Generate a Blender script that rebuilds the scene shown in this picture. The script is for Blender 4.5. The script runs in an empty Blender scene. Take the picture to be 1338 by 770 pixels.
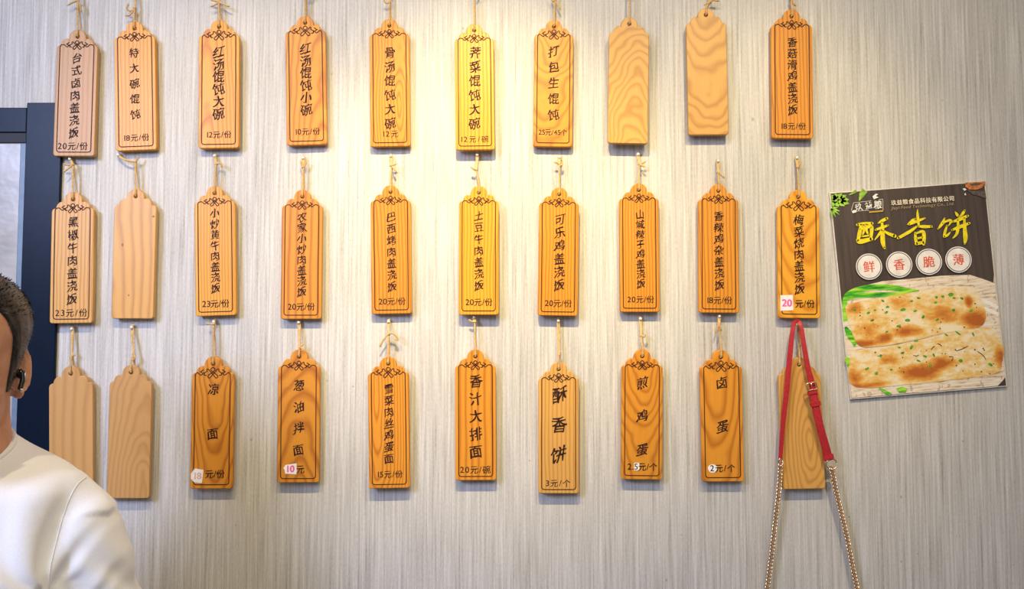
import bpy, bmesh, math, random
from mathutils import Vector, Matrix, noise as mnoise
from mathutils.bvhtree import BVHTree
from mathutils.geometry import tessellate_polygon

R = math.radians
SC = bpy.context.scene
COL = SC.collection
random.seed(7)

# ------------------------------------------------------------------ camera
FPX, CX, CY = 1150.0, 669.0, 385.0
CAM = Vector((0.0, -1.55, 1.20))
PITCH = R(3.4)
cam = bpy.data.cameras.new('camera')
cam.sensor_width = 36.0
cam.lens = FPX * 36.0 / 1338.0
cam.clip_start = 0.02
camo = bpy.data.objects.new('camera', cam)
COL.objects.link(camo)
camo.location = CAM
camo.rotation_euler = (R(90) + PITCH, 0, 0)
SC.camera = camo
SC.view_settings.view_transform = 'Standard'
SC.view_settings.look = 'None'
SC.view_settings.exposure = 0.12
SC.view_settings.gamma = 1.0
SC.view_settings.use_curve_mapping = False

# ------------------------------------------------------------------ world and lamps
w = bpy.data.worlds.new('room_light')
SC.world = w
w.use_nodes = True
w.node_tree.nodes['Background'].inputs[0].default_value = (0.92, 0.93, 1.0, 1)
w.node_tree.nodes['Background'].inputs[1].default_value = 0.18


def lamp_spot(loc, target, energy, color, size, blend, radius):
    l = bpy.data.lights.new('ceiling_spot', 'SPOT')
    l.energy = energy
    l.color = color
    l.spot_size = R(size)
    l.spot_blend = blend
    l.shadow_soft_size = radius
    o = bpy.data.objects.new('ceiling_spot', l)
    COL.objects.link(o)
    o.location = loc
    o.rotation_euler = (Vector(target) - Vector(loc)).to_track_quat('-Z', 'Y').to_euler()


def lamp_area(loc, target, energy, color, sx, sy, spread=180):
    l = bpy.data.lights.new('fill_light', 'AREA')
    l.shape = 'RECTANGLE'
    l.size, l.size_y = sx, sy
    l.spread = R(spread)
    l.energy = energy
    l.color = color
    o = bpy.data.objects.new('fill_light', l)
    COL.objects.link(o)
    o.location = loc
    o.rotation_euler = (Vector(target) - Vector(loc)).to_track_quat('-Z', 'Y').to_euler()


WARM = (1.0, 0.79, 0.38)
for lx, acc, wide in ((-0.56, 26, 24), (-0.08, 98, 26), (0.44, 38, 27)):
    lamp_spot((lx, -1.10, 2.34), (lx + 0.03, 0, 1.40), acc, WARM, 36, 1.0, 0.010)
    lamp_spot((lx, -1.10, 2.34), (lx + 0.03, 0, 1.00), wide, (1.0, 0.83, 0.56), 105, 1.0, 0.010)
lamp_area((-1.7, -2.2, 2.1), (-0.85, -0.4, 1.20), 11.5, (0.50, 0.60, 1.0), 0.8, 0.8, 75)  # cool window daylight from the left
lamp_area((0.9, -2.3, 2.3), (0.35, 0, 1.0), 8, (1.0, 0.86, 0.66), 1.2, 0.8)  # added warm fill from the front, not a window


# ------------------------------------------------------------------ pixel to place
def at(px, py, y=0.0):
    """the point of the plane Y=y seen at a pixel of the photograph"""
    dx, dz = (px - CX) / FPX, -(py - CY) / FPX
    d = Vector((dx, math.cos(PITCH) - dz * math.sin(PITCH), math.sin(PITCH) + dz * math.cos(PITCH)))
    return CAM + d * ((y - CAM.y) / d.y)


# ------------------------------------------------------------------ materials
def new_mat(name):
    m = bpy.data.materials.new(name)
    m.use_nodes = True
    nt = m.node_tree
    return m, nt, nt.nodes['Principled BSDF']


def nd(nt, t, **kw):
    n = nt.nodes.new(t)
    for k, v in kw.items():
        setattr(n, k, v)
    return n


def math_n(nt, op, a, b=None, c=None):
    n = nd(nt, 'ShaderNodeMath', operation=op)
    for i, v in enumerate((a, b, c)):
        if v is None:
            continue
        if isinstance(v, (int, float)):
            n.inputs[i].default_value = v
        else:
            nt.links.new(v, n.inputs[i])
    return n.outputs[0]


def ramp(nt, fac, stops):
    n = nd(nt, 'ShaderNodeValToRGB')
    el = n.color_ramp.elements
    while len(el) < len(stops):
        el.new(0.5)
    for e, (p, c) in zip(el, stops):
        e.position = p
        e.color = (c[0], c[1], c[2], 1)
    nt.links.new(fac, n.inputs[0])
    return n.outputs[0]


def noise_n(nt, vec, scale, detail=3, rough=0.5):
    n = nd(nt, 'ShaderNodeTexNoise')
    n.inputs['Scale'].default_value = scale
    n.inputs['Detail'].default_value = detail
    n.inputs['Roughness'].default_value = rough
    nt.links.new(vec, n.inputs['Vector'])
    return n.outputs['Fac']


def mapping(nt, vec, scale=(1, 1, 1), loc=(0, 0, 0)):
    n = nd(nt, 'ShaderNodeMapping')
    n.inputs['Scale'].default_value = scale
    n.inputs['Location'].default_value = loc
    nt.links.new(vec, n.inputs['Vector'])
    return n.outputs[0]


def mixc(nt, fac, a, b, mode='MIX'):
    n = nd(nt, 'ShaderNodeMix', data_type='RGBA', blend_type=mode)
    for i, v in ((0, fac), (6, a), (7, b)):
        if isinstance(v, (int, float)):
            n.inputs[i].default_value = v
        elif isinstance(v, tuple):
            n.inputs[i].default_value = (v[0], v[1], v[2], 1)
        else:
            nt.links.new(v, n.inputs[i])
    return n.outputs[2]


def bump(nt, bs, h, strength, dist):
    b = nd(nt, 'ShaderNodeBump')
    b.inputs['Strength'].default_value = strength
    b.inputs['Distance'].default_value = dist
    nt.links.new(h, b.inputs['Height'])
    nt.links.new(b.outputs[0], bs.inputs['Normal'])


def plain(name, c, rough=0.5, metal=0.0, var=0.12, scale=60, spec=0.5):
    m, nt, bs = new_mat(name)
    tc = nd(nt, 'ShaderNodeTexCoord').outputs['Object']
    f = noise_n(nt, tc, scale)
    d = tuple(max(0, x * (1 - var)) for x in c)
    l = tuple(min(1, x * (1 + var)) for x in c)
    nt.links.new(ramp(nt, f, [(0.3, d), (0.7, l)]), bs.inputs['Base Color'])
    bs.inputs['Roughness'].default_value = rough
    bs.inputs['Metallic'].default_value = metal
    bs.inputs['Specular IOR Level'].default_value = spec
    return m


def wall_mat():
    m, nt, bs = new_mat('streaked_wallpaper')
    tc = nd(nt, 'ShaderNodeTexCoord').outputs['Object']
    a = noise_n(nt, mapping(nt, tc, (250, 1, 5.5)), 1.0, 4, 0.62)
    b = noise_n(nt, mapping(nt, tc, (70, 1, 1.4)), 1.0, 3, 0.6)
    c = noise_n(nt, mapping(nt, tc, (5, 1, 4)), 1.0, 4, 0.55)
    g = noise_n(nt, mapping(nt, tc, (500, 1, 160)), 1.0, 2, 0.6)
    s = math_n(nt, 'ADD', math_n(nt, 'MULTIPLY', a, 0.62), math_n(nt, 'MULTIPLY', b, 0.11))
    s = math_n(nt, 'ADD', s, math_n(nt, 'MULTIPLY', c, 0.08))
    s = math_n(nt, 'ADD', s, math_n(nt, 'MULTIPLY', g, 0.20))
    col = ramp(nt, s, [(0.34, (0.30, 0.28, 0.24)), (0.445, (0.475, 0.45, 0.40)), (0.54, (0.58, 0.555, 0.505)),
                       (0.68, (0.74, 0.72, 0.675))])
    # dirt flecks
    v = nd(nt, 'ShaderNodeTexVoronoi')
    v.inputs['Scale'].default_value = 36
    nt.links.new(mapping(nt, tc, (1, 1, 0.8)), v.inputs['Vector'])
    size = noise_n(nt, tc, 17, 2)
    lim = math_n(nt, 'MULTIPLY', math_n(nt, 'SUBTRACT', size, 0.46), 0.42)
    spot = math_n(nt, 'LESS_THAN', v.outputs['Distance'], lim)
    region = noise_n(nt, tc, 3.1, 2)
    spot = math_n(nt, 'MULTIPLY', spot, math_n(nt, 'GREATER_THAN', region, 0.46))
    col = mixc(nt, math_n(nt, 'MULTIPLY', spot, 0.42), col, (0.16, 0.14, 0.11))
    nt.links.new(col, bs.inputs['Base Color'])
    bs.inputs['Roughness'].default_value = 0.55
    bs.inputs['Specular IOR Level'].default_value = 0.35
    bump(nt, bs, s, 0.35, 0.002)
    return m


def wood(name, x0, y0, tilt, freq, light, dark, dist=0.010, seed=0.0, knots=()):
    m, nt, bs = new_mat(name)
    tc = nd(nt, 'ShaderNodeTexCoord').outputs['Object']
    tcm = mapping(nt, tc, (1, 1, 1), (seed * 1.37, seed * 0.7, seed * 2.1))
    n1 = noise_n(nt, mapping(nt, tcm, (22, 6, 6)), 1.0, 3, 0.5)
    n2 = noise_n(nt, mapping(nt, tcm, (12, 5, 11)), 1.0, 2, 0.5)
    sp = nd(nt, 'ShaderNodeSeparateXYZ')
    nt.links.new(tc, sp.inputs[0])
    x = math_n(nt, 'ADD', math_n(nt, 'SUBTRACT', sp.outputs[0], x0),
               math_n(nt, 'MULTIPLY', math_n(nt, 'SUBTRACT', n1, 0.5), dist))
    y = math_n(nt, 'ADD', math_n(nt, 'MULTIPLY_ADD', sp.outputs[2], tilt, y0),
               math_n(nt, 'MULTIPLY', math_n(nt, 'SUBTRACT', n2, 0.5), dist * 2.2))
    y = math_n(nt, 'ADD', math_n(nt, 'ADD', y, sp.outputs[1]), 0.018)
    r = math_n(nt, 'SQRT', math_n(nt, 'ADD', math_n(nt, 'MULTIPLY', x, x), math_n(nt, 'MULTIPLY', y, y)))
    ring = math_n(nt, 'FRACT', math_n(nt, 'MULTIPLY', r, freq))
    fine = noise_n(nt, mapping(nt, tcm, (700, 60, 14)), 1.0, 3, 0.6)
    mid = tuple(0.6 * a + 0.4 * b for a, b in zip(light, dark))
    c = ramp(nt, ring, [(0.0, mid), (0.12, light), (0.5, light), (0.86, dark), (1.0, mid)])
    hi = tuple(min(1, a * 1.12) for a in light)
    c = mixc(nt, math_n(nt, 'MULTIPLY', fine, 0.40), c, tuple(a * 0.66 for a in dark))
    big = noise_n(nt, mapping(nt, tcm, (14, 5, 5)), 1.0, 2, 0.5)
    c = mixc(nt, math_n(nt, 'MULTIPLY', big, 0.35), c, hi)
    for kx, kz, rx, rz in knots:
        v = nd(nt, 'ShaderNodeVectorMath', operation='SUBTRACT')
        nt.links.new(tc, v.inputs[0])
        v.inputs[1].default_value = (kx, 0, kz)
        v2 = nd(nt, 'ShaderNodeVectorMath', operation='MULTIPLY')
        nt.links.new(v.outputs[0], v2.inputs[0])
        v2.inputs[1].default_value = (1 / rx, 0, 1 / rz)
        ln = nd(nt, 'ShaderNodeVectorMath', operation='LENGTH')
        nt.links.new(v2.outputs[0], ln.inputs[0])
        kf = math_n(nt, 'MULTIPLY', math_n(nt, 'MINIMUM', math_n(nt, 'MAXIMUM', math_n(nt, 'MULTIPLY', math_n(nt, 'SUBTRACT', 1.0, ln.outputs['Value']), 3.0), 0.0), 1.0), 0.8)
        c = mixc(nt, kf, c, tuple(q * 0.22 for q in dark))
    nt.links.new(c, bs.inputs['Base Color'])
    bs.inputs['Roughness'].default_value = 0.38
    bs.inputs['Specular IOR Level'].default_value = 0.35
    return m


M_WALL = wall_mat()
M_INK = plain('burnt_ink', (0.035, 0.014, 0.010), 0.6, spec=0.15)
M_LINE = plain('burnt_line', (0.075, 0.025, 0.012), 0.6, spec=0.15)
M_TWINE = plain('jute_twine', (0.64, 0.43, 0.19), 0.85, var=0.30, scale=700, spec=0.1)
M_PIN = plain('white_plastic', (0.85, 0.83, 0.78), 0.35)
M_STEEL = plain('steel', (0.6, 0.6, 0.6), 0.3, 1.0)
M_PAPER = plain('white_sticker', (0.85, 0.82, 0.78), 0.6)
M_PINK = plain('pink_pen', (0.80, 0.12, 0.36), 0.6)
M_PALEPINK = plain('faded_pen', (0.70, 0.45, 0.42), 0.6)
M_REDPEN = plain('red_pen', (0.75, 0.10, 0.16), 0.6)
M_NAVY = plain('navy_painted_metal', (0.003, 0.008, 0.020), 0.30, 0.0, spec=0.12)
M_DARK = plain('matte_black', (0.010, 0.010, 0.013), 0.6)  # black for the shaded gap below the lintel and the stool seat
M_GREYBLUE = plain('greyblue_edge', (0.15, 0.21, 0.28), 0.4)
M_RED = plain('red_leather', (0.43, 0.018, 0.022), 0.40, var=0.2, scale=300)
M_REDDARK = plain('red_leather_edge', (0.22, 0.012, 0.016), 0.5)
M_GOLD = plain('pale_gold_metal', (0.80, 0.58, 0.38), 0.22, 1.0)
M_SKIN = None
M_FLOOR = plain('floor_tile', (0.30, 0.28, 0.26), 0.5, scale=8)


# ------------------------------------------------------------------ mesh helpers
def link(o, parent=None):
    COL.objects.link(o)
    if parent is not None:
        o.parent = parent
    return o


def mesh_obj(name, verts, faces, mat, parent=None, smooth=False):
    me = bpy.data.meshes.new(name)
    me.from_pydata([tuple(v) for v in verts], [], faces)
    me.validate()
    if mat:
        me.materials.append(mat)
    if smooth:
        me.polygons.foreach_set('use_smooth', [True] * len(me.polygons))
    return link(bpy.data.objects.new(name, me), parent)


def empty(name, loc, label=None, cat=None, group=None, rot=(0, 0, 0)):
    o = bpy.data.objects.new(name, None)
    o.empty_display_size = 0.02
    o.location = loc
    o.rotation_euler = rot
    link(o)
    tag(o, label, cat, group)
    return o


def tag(o, label=None, cat=None, group=None, kind=None):
    for k, v in (('label', label), ('category', cat), ('group', group), ('kind', kind)):
        if v:
            o[k] = v
    return o


class MB:
    def __init__(self):
        self.v, self.f = [], []

    def add(self, verts, faces):
        b = len(self.v)
        self.v += [Vector(v) for v in verts]
        self.f += [[i + b for i in f] for f in faces]

    def box(self, x0, x1, y0, y1, z0, z1, bev=0.0):
        bm = bmesh.new()
        bmesh.ops.create_cube(bm, size=1)
        for v in bm.verts:
            v.co = Vector(((x0 + x1) / 2 + v.co.x * (x1 - x0), (y0 + y1) / 2 + v.co.y * (y1 - y0),
                           (z0 + z1) / 2 + v.co.z * (z1 - z0)))
        if bev:
            bmesh.ops.bevel(bm, geom=bm.edges[:], offset=bev, segments=2, affect='EDGES', profile=0.5)
        bm.verts.index_update()
        self.add([v.co.copy() for v in bm.verts], [[v.index for v in f.verts] for f in bm.faces])
        bm.free()

    def tube(self, pts, rad, seg=8, closed=False, flat=1.0):
        """a swept tube; rad is a number or one radius per point"""
        pts = [Vector(p) for p in pts]
        n = len(pts)
        rad = [rad] * n if isinstance(rad, (int, float)) else rad
        nrm = None
        vs, fs = [], []
        for i, p in enumerate(pts):
            a = pts[(i - 1) % n] if (closed or i > 0) else p
            b = pts[(i + 1) % n] if (closed or i < n - 1) else p
            t = (b - a)
            t = t.normalized() if t.length > 1e-9 else Vector((0, 0, 1))
            if nrm is None:
                nrm = t.orthogonal().normalized() if abs(t.y) > 0.9 else (Vector((0, 1, 0)) - t * t.y).normalized()
            else:
                nrm = (nrm - t * nrm.dot(t))
                nrm = nrm.normalized() if nrm.length > 1e-6 else t.orthogonal().normalized()
            bi = t.cross(nrm)
            for k in range(seg):
                q = 2 * math.pi * k / seg
                vs.append(p + (nrm * math.cos(q) * flat + bi * math.sin(q)) * rad[i])
        for i in range(n if closed else n - 1):
            j = (i + 1) % n
            for k in range(seg):
                l = (k + 1) % seg
                fs.append([i * seg + k, i * seg + l, j * seg + l, j * seg + k])
        if not closed:
            fs.append(list(range(seg))[::-1])
            fs.append([(n - 1) * seg + k for k in range(seg)])
        self.add(vs, fs)

    def loft(self, rings):
        n = len(rings[0])
        vs = [p for r in rings for p in r]
        fs = []
        for i in range(len(rings) - 1):
            for k in range(n):
                l = (k + 1) % n
                fs.append([i * n + k, i * n + l, (i + 1) * n + l, (i + 1) * n + k])
        fs.append(list(range(n))[::-1])
        fs.append([(len(rings) - 1) * n + k for k in range(n)])
        self.add(vs, fs)

    def sphere(self, c, r, seg=16, rings=10):
        c = Vector(c)
        r = (r, r, r) if isinstance(r, (int, float)) else r
        vs = [c + Vector((0, 0, r[2]))]
        for i in range(1, rings):
            a = math.pi * i / rings
            for k in range(seg):
                q = 2 * math.pi * k / seg
                vs.append(c + Vector((r[0] * math.sin(a) * math.cos(q), r[1] * math.sin(a) * math.sin(q), r[2] * math.cos(a))))
        vs.append(c - Vector((0, 0, r[2])))
        fs = [[0, 1 + k, 1 + (k + 1) % seg] for k in range(seg)]
        for i in range(rings - 2):
            for k in range(seg):
                l = (k + 1) % seg
                fs.append([1 + i * seg + k, 1 + (i + 1) * seg + k, 1 + (i + 1) * seg + l, 1 + i * seg + l])
        b = 1 + (rings - 2) * seg
        fs += [[b + k, len(vs) - 1, b + (k + 1) % seg] for k in range(seg)]
        self.add(vs, fs)

    def ribbon(self, pts, width, y):
        """a flat inked line in the XZ plane at depth y"""
        pts = [Vector(p) for p in pts]
        n = len(pts)
        width = [width] * n if isinstance(width, (int, float)) else width
        vs, fs = [], []
        for i, p in enumerate(pts):
            a, b = pts[max(0, i - 1)], pts[min(n - 1, i + 1)]
            t = (b - a)
            t = t.normalized() if t.length > 1e-9 else Vector((1, 0))
            q = Vector((-t.y, t.x)) * width[i] * 0.5
            vs += [(p.x + q.x, y, p.y + q.y), (p.x - q.x, y, p.y - q.y)]
        for i in range(n - 1):
            fs.append([2 * i, 2 * i + 1, 2 * i + 3, 2 * i + 2])
        self.add(vs, fs)

    def poly(self, pts, y):
        pts3 = [Vector((p[0], p[1], 0)) for p in pts]
        tris = tessellate_polygon([pts3])
        self.add([(p[0], y, p[1]) for p in pts], [list(t) for t in tris])

    def build(self, name, mat, parent=None, smooth=False):
        o = mesh_obj(name, self.v, self.f, mat, parent, smooth)
        bm = bmesh.new()
        bm.from_mesh(o.data)
        bmesh.ops.recalc_face_normals(bm, faces=bm.faces[:])
        bm.to_mesh(o.data)
        bm.free()
        return o

    def build_flat(self, name, mat, parent=None):
        """inked shapes: every face looks out of the wall (-Y)"""
        o = mesh_obj(name, self.v, self.f, mat, parent)
        bm = bmesh.new()
        bm.from_mesh(o.data)
        bm.normal_update()
        flip = [f for f in bm.faces if f.normal.y > 0]
        if flip:
            bmesh.ops.reverse_faces(bm, faces=flip)
        bm.to_mesh(o.data)
        bm.free()
        return o


def spline(pts, n=8, closed=False):
    """Catmull-Rom through points of any dimension"""
    pts = [Vector(p) for p in pts]
    out = []
    m = len(pts)
    for i in range(m if closed else m - 1):
        if closed:
            p0, p1, p2, p3 = pts[i - 1], pts[i], pts[(i + 1) % m], pts[(i + 2) % m]
        else:
            p0, p1, p2, p3 = pts[max(0, i - 1)], pts[i], pts[i + 1], pts[min(m - 1, i + 2)]
        for k in range(n):
            t = k / n
            out.append(0.5 * ((2 * p1) + (p2 - p0) * t + (2 * p0 - 5 * p1 + 4 * p2 - p3) * t * t +
                              (3 * p1 - p0 - 3 * p2 + p3) * t ** 3))
    if not closed:
        out.append(pts[-1].copy())
    return out


def evaluated_mesh(o):
    bpy.context.view_layer.update()
    return bpy.data.meshes.new_from_object(o.evaluated_get(bpy.context.evaluated_depsgraph_get()))


# ------------------------------------------------------------------ lettering
TEXTS = ('台式卤肉盖浇饭特大碗馄饨红汤小骨荠菜打包生香菇滑鸡黑椒牛炒黄农家巴西烤土豆可乐山城辣子杂梅烧凉面葱油拌雪丝蛋汁排酥饼煎'
         '元份个/0123456789.玖益粮食品科技有限公司鲜脆薄JiuyFodTechnlgCo,Ltd ')
GLYPH = {}


def load_glyphs():
    obs = []
    for ch in sorted(set(TEXTS)):
        if ch == ' ':
            continue
        c = bpy.data.curves.new('glyph', 'FONT')
        c.body = ch
        c.size = 1
        c.resolution_u = 4
        o = bpy.data.objects.new('glyph', c)
        COL.objects.link(o)
        obs.append((ch, o))
    bpy.context.view_layer.update()
    dg = bpy.context.evaluated_depsgraph_get()
    for ch, o in obs:
        me = bpy.data.meshes.new_from_object(o.evaluated_get(dg))
        bm = bmesh.new()
        bm.from_mesh(me)
        bmesh.ops.remove_doubles(bm, verts=bm.verts[:], dist=0.0005)
        bm.verts.index_update()
        vs = [Vector((v.co.x, v.co.y)) for v in bm.verts]
        fs = [[v.index for v in f.verts] for f in bm.faces]
        nr = [Vector((0, 0)) for _ in vs]
        for e in bm.edges:
            if len(e.link_faces) == 1:
                a, b = e.verts
                t = (b.co - a.co)
                n = Vector((-t.y, t.x))
                c = e.link_faces[0].calc_center_median() - (a.co + b.co) / 2
                if n.x * c.x + n.y * c.y > 0:
                    n = -n
                n.normalize()
                nr[a.index] += n
                nr[b.index] += n
        nr = [n.normalized() if n.length > 0 else n for n in nr]
        bm.free()
        bpy.data.meshes.remove(me)
        c = o.data
        bpy.data.objects.remove(o)
        bpy.data.curves.remove(c)
        w = max((v.x for v in vs), default=0.3)
        GLYPH[ch] = (vs, fs, nr, w)


load_glyphs()


def put_glyph(mb, ch, cx, cz, size, y, brush=1.0, bold=0.0, shear=0.0, rot=0.0, base=None):
    """one character centred at (cx, cz); brush 1 gives a rising, swelling hand-brushed look"""
    if ch == ' ':
        return
    vs, fs, nr, w = GLYPH[ch]
    cjk = ord(ch) > 255
    ox, oz = (0.5, 0.377) if cjk else (w / 2, 0.345)
    ph = (ord(ch) * 0.37) % 6.28
    out = []
    for v, n in zip(vs, nr):
        # vertical strokes heavier than level ones, swelling along the stroke
        sw = 0.5 + 0.5 * math.sin(v.x * 7.3 + v.y * 9.1 + ph)
        k = bold + brush * (-0.004 + 0.024 * abs(n.x) + 0.018 * sw)
        x, z = v.x + n.x * k - ox, v.y + n.y * k * 0.75 - oz
        if brush and cjk:
            z += 0.16 * x * brush + 0.05 * brush * math.sin(x * 5 + ph)
            x += 0.05 * brush * math.sin(z * 6 + ph * 2)
            x *= 1 - 0.06 * brush
        x += shear * z
        c, s = math.cos(rot), math.sin(rot)
        out.append((cx + (x * c - z * s) * size, y, cz + (x * s + z * c) * size))
    mb.add(out, fs)


def put_line(mb, text, cx, cz, width, size, y, brush=0.6, bold=0.0, shear=0.0, rot=0.0):
    adv = []
    for ch in text:
        adv.append(0.28 if ch == ' ' else (1.0 if ord(ch) > 255 else GLYPH[ch][3] + 0.09))
    tot = sum(adv)
    sx = width / tot
    x = -width / 2
    for ch, a in zip(text, adv):
        u = x + a * sx / 2
        put_glyph(mb, ch, cx + u * math.cos(rot), cz + u * math.sin(rot), size, y, brush, bold, shear, rot)
        x += a * sx


# ------------------------------------------------------------------ setting
def struct(o):
    o['kind'] = 'structure'
    return o


mb = MB()
mb.box(-1.9, 1.7, 0.0, 0.10, 0.0, 2.55)
struct(mb.build('wall_back', M_WALL))
mb = MB()
mb.box(-1.9, 1.7, -2.6, 0.10, -0.06, 0.0)
struct(mb.build('floor', M_FLOOR))


# door frame at the left of the menu
def door():
    root = empty('door_1', (at(52, 500).x - 0.45, 0, 0))
    struct(root)
    ox = root.location.x

    def bx(name, p0, p1, y0, y1, mat, z0=None, bev=0.0015):
        a, b = at(p0[0], p0[1], y0), at(p1[0], p1[1], y0)
        m = MB()
        m.box(a.x - ox, b.x - ox, y0, y1, b.z if z0 is None else z0, a.z, bev)
        return m.build(name, mat, root)
    bx('door_post', (35, 134), (67.5, 600), -0.008, -0.0005, M_NAVY, 0.002)
    bx('lintel', (-170, 140.5), (34.2, 173), -0.005, -0.0005, M_NAVY)
    bx('gap_shade_strip', (-170, 173.3), (34.2, 187), -0.004, -0.0005, M_DARK)  # black strip standing in for the shade in the gap under the lintel
    bx('edge_strip', (26.5, 187), (34.0, 600), -0.004, -0.0005, M_GREYBLUE, 0.002)
    m, nt, bs = new_mat('frosted_panel')
    tc = nd(nt, 'ShaderNodeTexCoord').outputs['Object']
    f = noise_n(nt, mapping(nt, tc, (7, 1, 9)), 1.0, 4, 0.55)
    nt.links.new(ramp(nt, f, [(0.3, (0.28, 0.26, 0.23)), (0.5, (0.40, 0.375, 0.335)), (0.7, (0.52, 0.49, 0.44))]),
                 bs.inputs['Base Color'])
    bs.inputs['Roughness'].default_value = 0.25
    bump(nt, bs, f, 0.3, 0.01)
    bx('door_panel', (-170, 187.2), (26.2, 600), -0.003, -0.0005, m, 0.002)


door()

# ------------------------------------------------------------------ plaques
GOLD_L, GOLD_D = (0.82, 0.385, 0.030), (0.54, 0.165, 0.008)
ORNG_L, ORNG_D = (0.72, 0.295, 0.026), (0.38, 0.105, 0.008)
PALE_L, PALE_D = (0.70, 0.375, 0.090), (0.44, 0.195, 0.040)
TAN_L, TAN_D = (0.60, 0.325, 0.105), (0.46, 0.225, 0.065)

TH = 0.0105
UNIT = 1.0 / 54.0


def plaque_outline(W, L):
    """outline from the apex (0,0) down, W wide, L long"""
    u = W * UNIT
    h = []
    for i in range(13):
        a = R(90 - i * 102 / 12)
        h.append((11.2 * math.cos(a), -11.2 + 11.2 * math.sin(a)))
    for p in spline([(11.2, -13.0), (13.2, -12.2), (16.6, -12.9), (19.6, -15.4), (21.2, -18.6), (21.6, -20.8)], 4):
        h.append((p.x, p.y))
    for p in spline([(22.4, -20.9), (24.6, -21.6), (26.3, -23.4), (27.0, -26.0)], 4):
        h.append((p.x, p.y))
    right = [(x * u, z * u) for x, z in h]
    r = 3.6 * u
    for i in range(7):
        a = R(-i * 15)
        right.append((W / 2 - r + r * math.cos(a), -L + r + r * math.sin(a)))
    left = [(-x, z) for x, z in reversed(right[1:])]
    return right + left


def board_mesh(name, W, L, mat, y0, y1, parent):
    c = bpy.data.curves.new('outline', 'CURVE')
    c.dimensions = '2D'
    c.fill_mode = 'BOTH'
    bev = 0.0013
    c.extrude = (y1 - y0) / 2 - bev
    c.bevel_depth = bev
    c.bevel_resolution = 2
    c.offset = -bev
    u = W * UNIT
    hole = [(2.5 * u * math.cos(2 * math.pi * i / 16), -9.7 * u + 2.5 * u * math.sin(2 * math.pi * i / 16)) for i in range(16)]
    for pts in (plaque_outline(W, L), hole[::-1]):
        s = c.splines.new('POLY')
        s.points.add(len(pts) - 1)
        for p, q in zip(s.points, pts):
            p.co = (q[0], q[1], 0, 1)
        s.use_cyclic_u = True
    o = bpy.data.objects.new('outline', c)
    COL.objects.link(o)
    me = evaluated_mesh(o)
    bpy.data.objects.remove(o)
    bpy.data.curves.remove(c)
    yc = (y0 + y1) / 2
    for v in me.vertices:
        x, z, d = v.co
        v.co = (x, yc - d, z)
    bm = bmesh.new()
    bm.from_mesh(me)
    bmesh.ops.remove_doubles(bm, verts=bm.verts[:], dist=0.00002)
    bmesh.ops.recalc_face_normals(bm, faces=bm.faces[:])
    bm.to_mesh(me)
    bm.free()
    me.materials.clear()
    me.materials.append(mat)
    me.name = name
    ob = bpy.data.objects.new(name, me)
    return link(ob, parent)


# the knotwork at the top of the burnt border, in units of 1/54 width below the apex
def ornament(mb, W, L, y, big):
    u = W * UNIT
    k = 1.0 / 12.83 * (1.12 if big else 0.97)
    yc = -21.0

    def c(pts):
        return [((X - 435) * k * u, (yc - (Y - 455) * k) * u) for X, Y in pts]
    lw = 1.25 * u
    left = [(318, 492), (308, 470), (322, 448), (348, 432), (346, 404), (368, 402), (402, 442), (435, 476), (470, 522), (492, 530),
            (508, 508), (492, 484), (462, 462), (410, 420), (405, 400), (435, 376), (465, 400), (460, 420), (408, 462), (378, 484),
            (362, 508), (378, 530), (400, 522), (435, 476), (468, 442), (502, 402), (524, 404), (522, 432), (548, 448), (562, 470),
            (552, 492)]
    mb.ribbon(spline(c(left), 5), lw, y)
    top = 19.6
    ins = 4.6
    sx = 27.0 - ins
    for s in (-1, 1):
        pts = [(435 + s * (435 - X), Y) for X, Y in
               [(214, 452), (238, 474), (264, 488), (284, 470), (268, 446), (244, 436)]]
        cc = c(pts)
        # joins the frame's side line
        side = [(s * sx * u, -(top + 5) * u), (s * (sx - 0.7) * u, -(top + 2.4) * u), (s * (sx - 3.0) * u, -(top + 1.0) * u)]
        mb.ribbon(spline(side + cc, 5), lw, y)
        pts2 = [(435 + s * (435 - X), Y) for X, Y in [(262, 440), (280, 420), (300, 408)]]
        mb.ribbon(spline(c(pts2), 4), lw * 1.1, y)
        pts3 = [(435 + s * (435 - X), Y) for X, Y in [(296, 446), (304, 474), (322, 492), (346, 490)]]
        mb.ribbon(spline(c(pts3), 4), lw, y)
    r = 3.4 * u
    x1, z0, z1 = sx * u, -(top + 5) * u, -L + 5.2 * u
    loop = [(-x1, z0), (-x1, z1 + r)]
    loop += [(-x1 + r - r * math.cos(R(a)), z1 + r - r * math.sin(R(a))) for a in (22, 45, 68, 90)]
    loop += [(x1 - r + r * math.sin(R(a)), z1 + r - r * math.cos(R(a))) for a in (0, 22, 45, 68, 90)]
    loop += [(x1, z0)]
    mb.ribbon(loop, lw, y)


def twist(mb, pts, r, turns_per_m=170, ply=2, fr=1.0, taper=False):
    """a two-ply twisted cord along a path"""
    path = spline(pts, 10)
    L = 0
    ln = [0]
    for a, b in zip(path, path[1:]):
        L += (b - a).length
        ln.append(L)
    for p in range(ply):
        st = []
        for i, q in enumerate(path):
            t = (path[min(i + 1, len(path) - 1)] - path[max(0, i - 1)]).normalized()
            n1 = (Vector((0, 1, 0)) - t * t.y)
            n1 = n1.normalized() if n1.length > 0.05 else t.orthogonal().normalized()
            n2 = t.cross(n1)
            a = 2 * math.pi * (ln[i] * turns_per_m + p / ply)
            st.append(q + (n1 * math.cos(a) + n2 * math.sin(a)) * r * 0.55)
        mb.tube(st, r * 0.62, 6)


PINS = []


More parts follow.
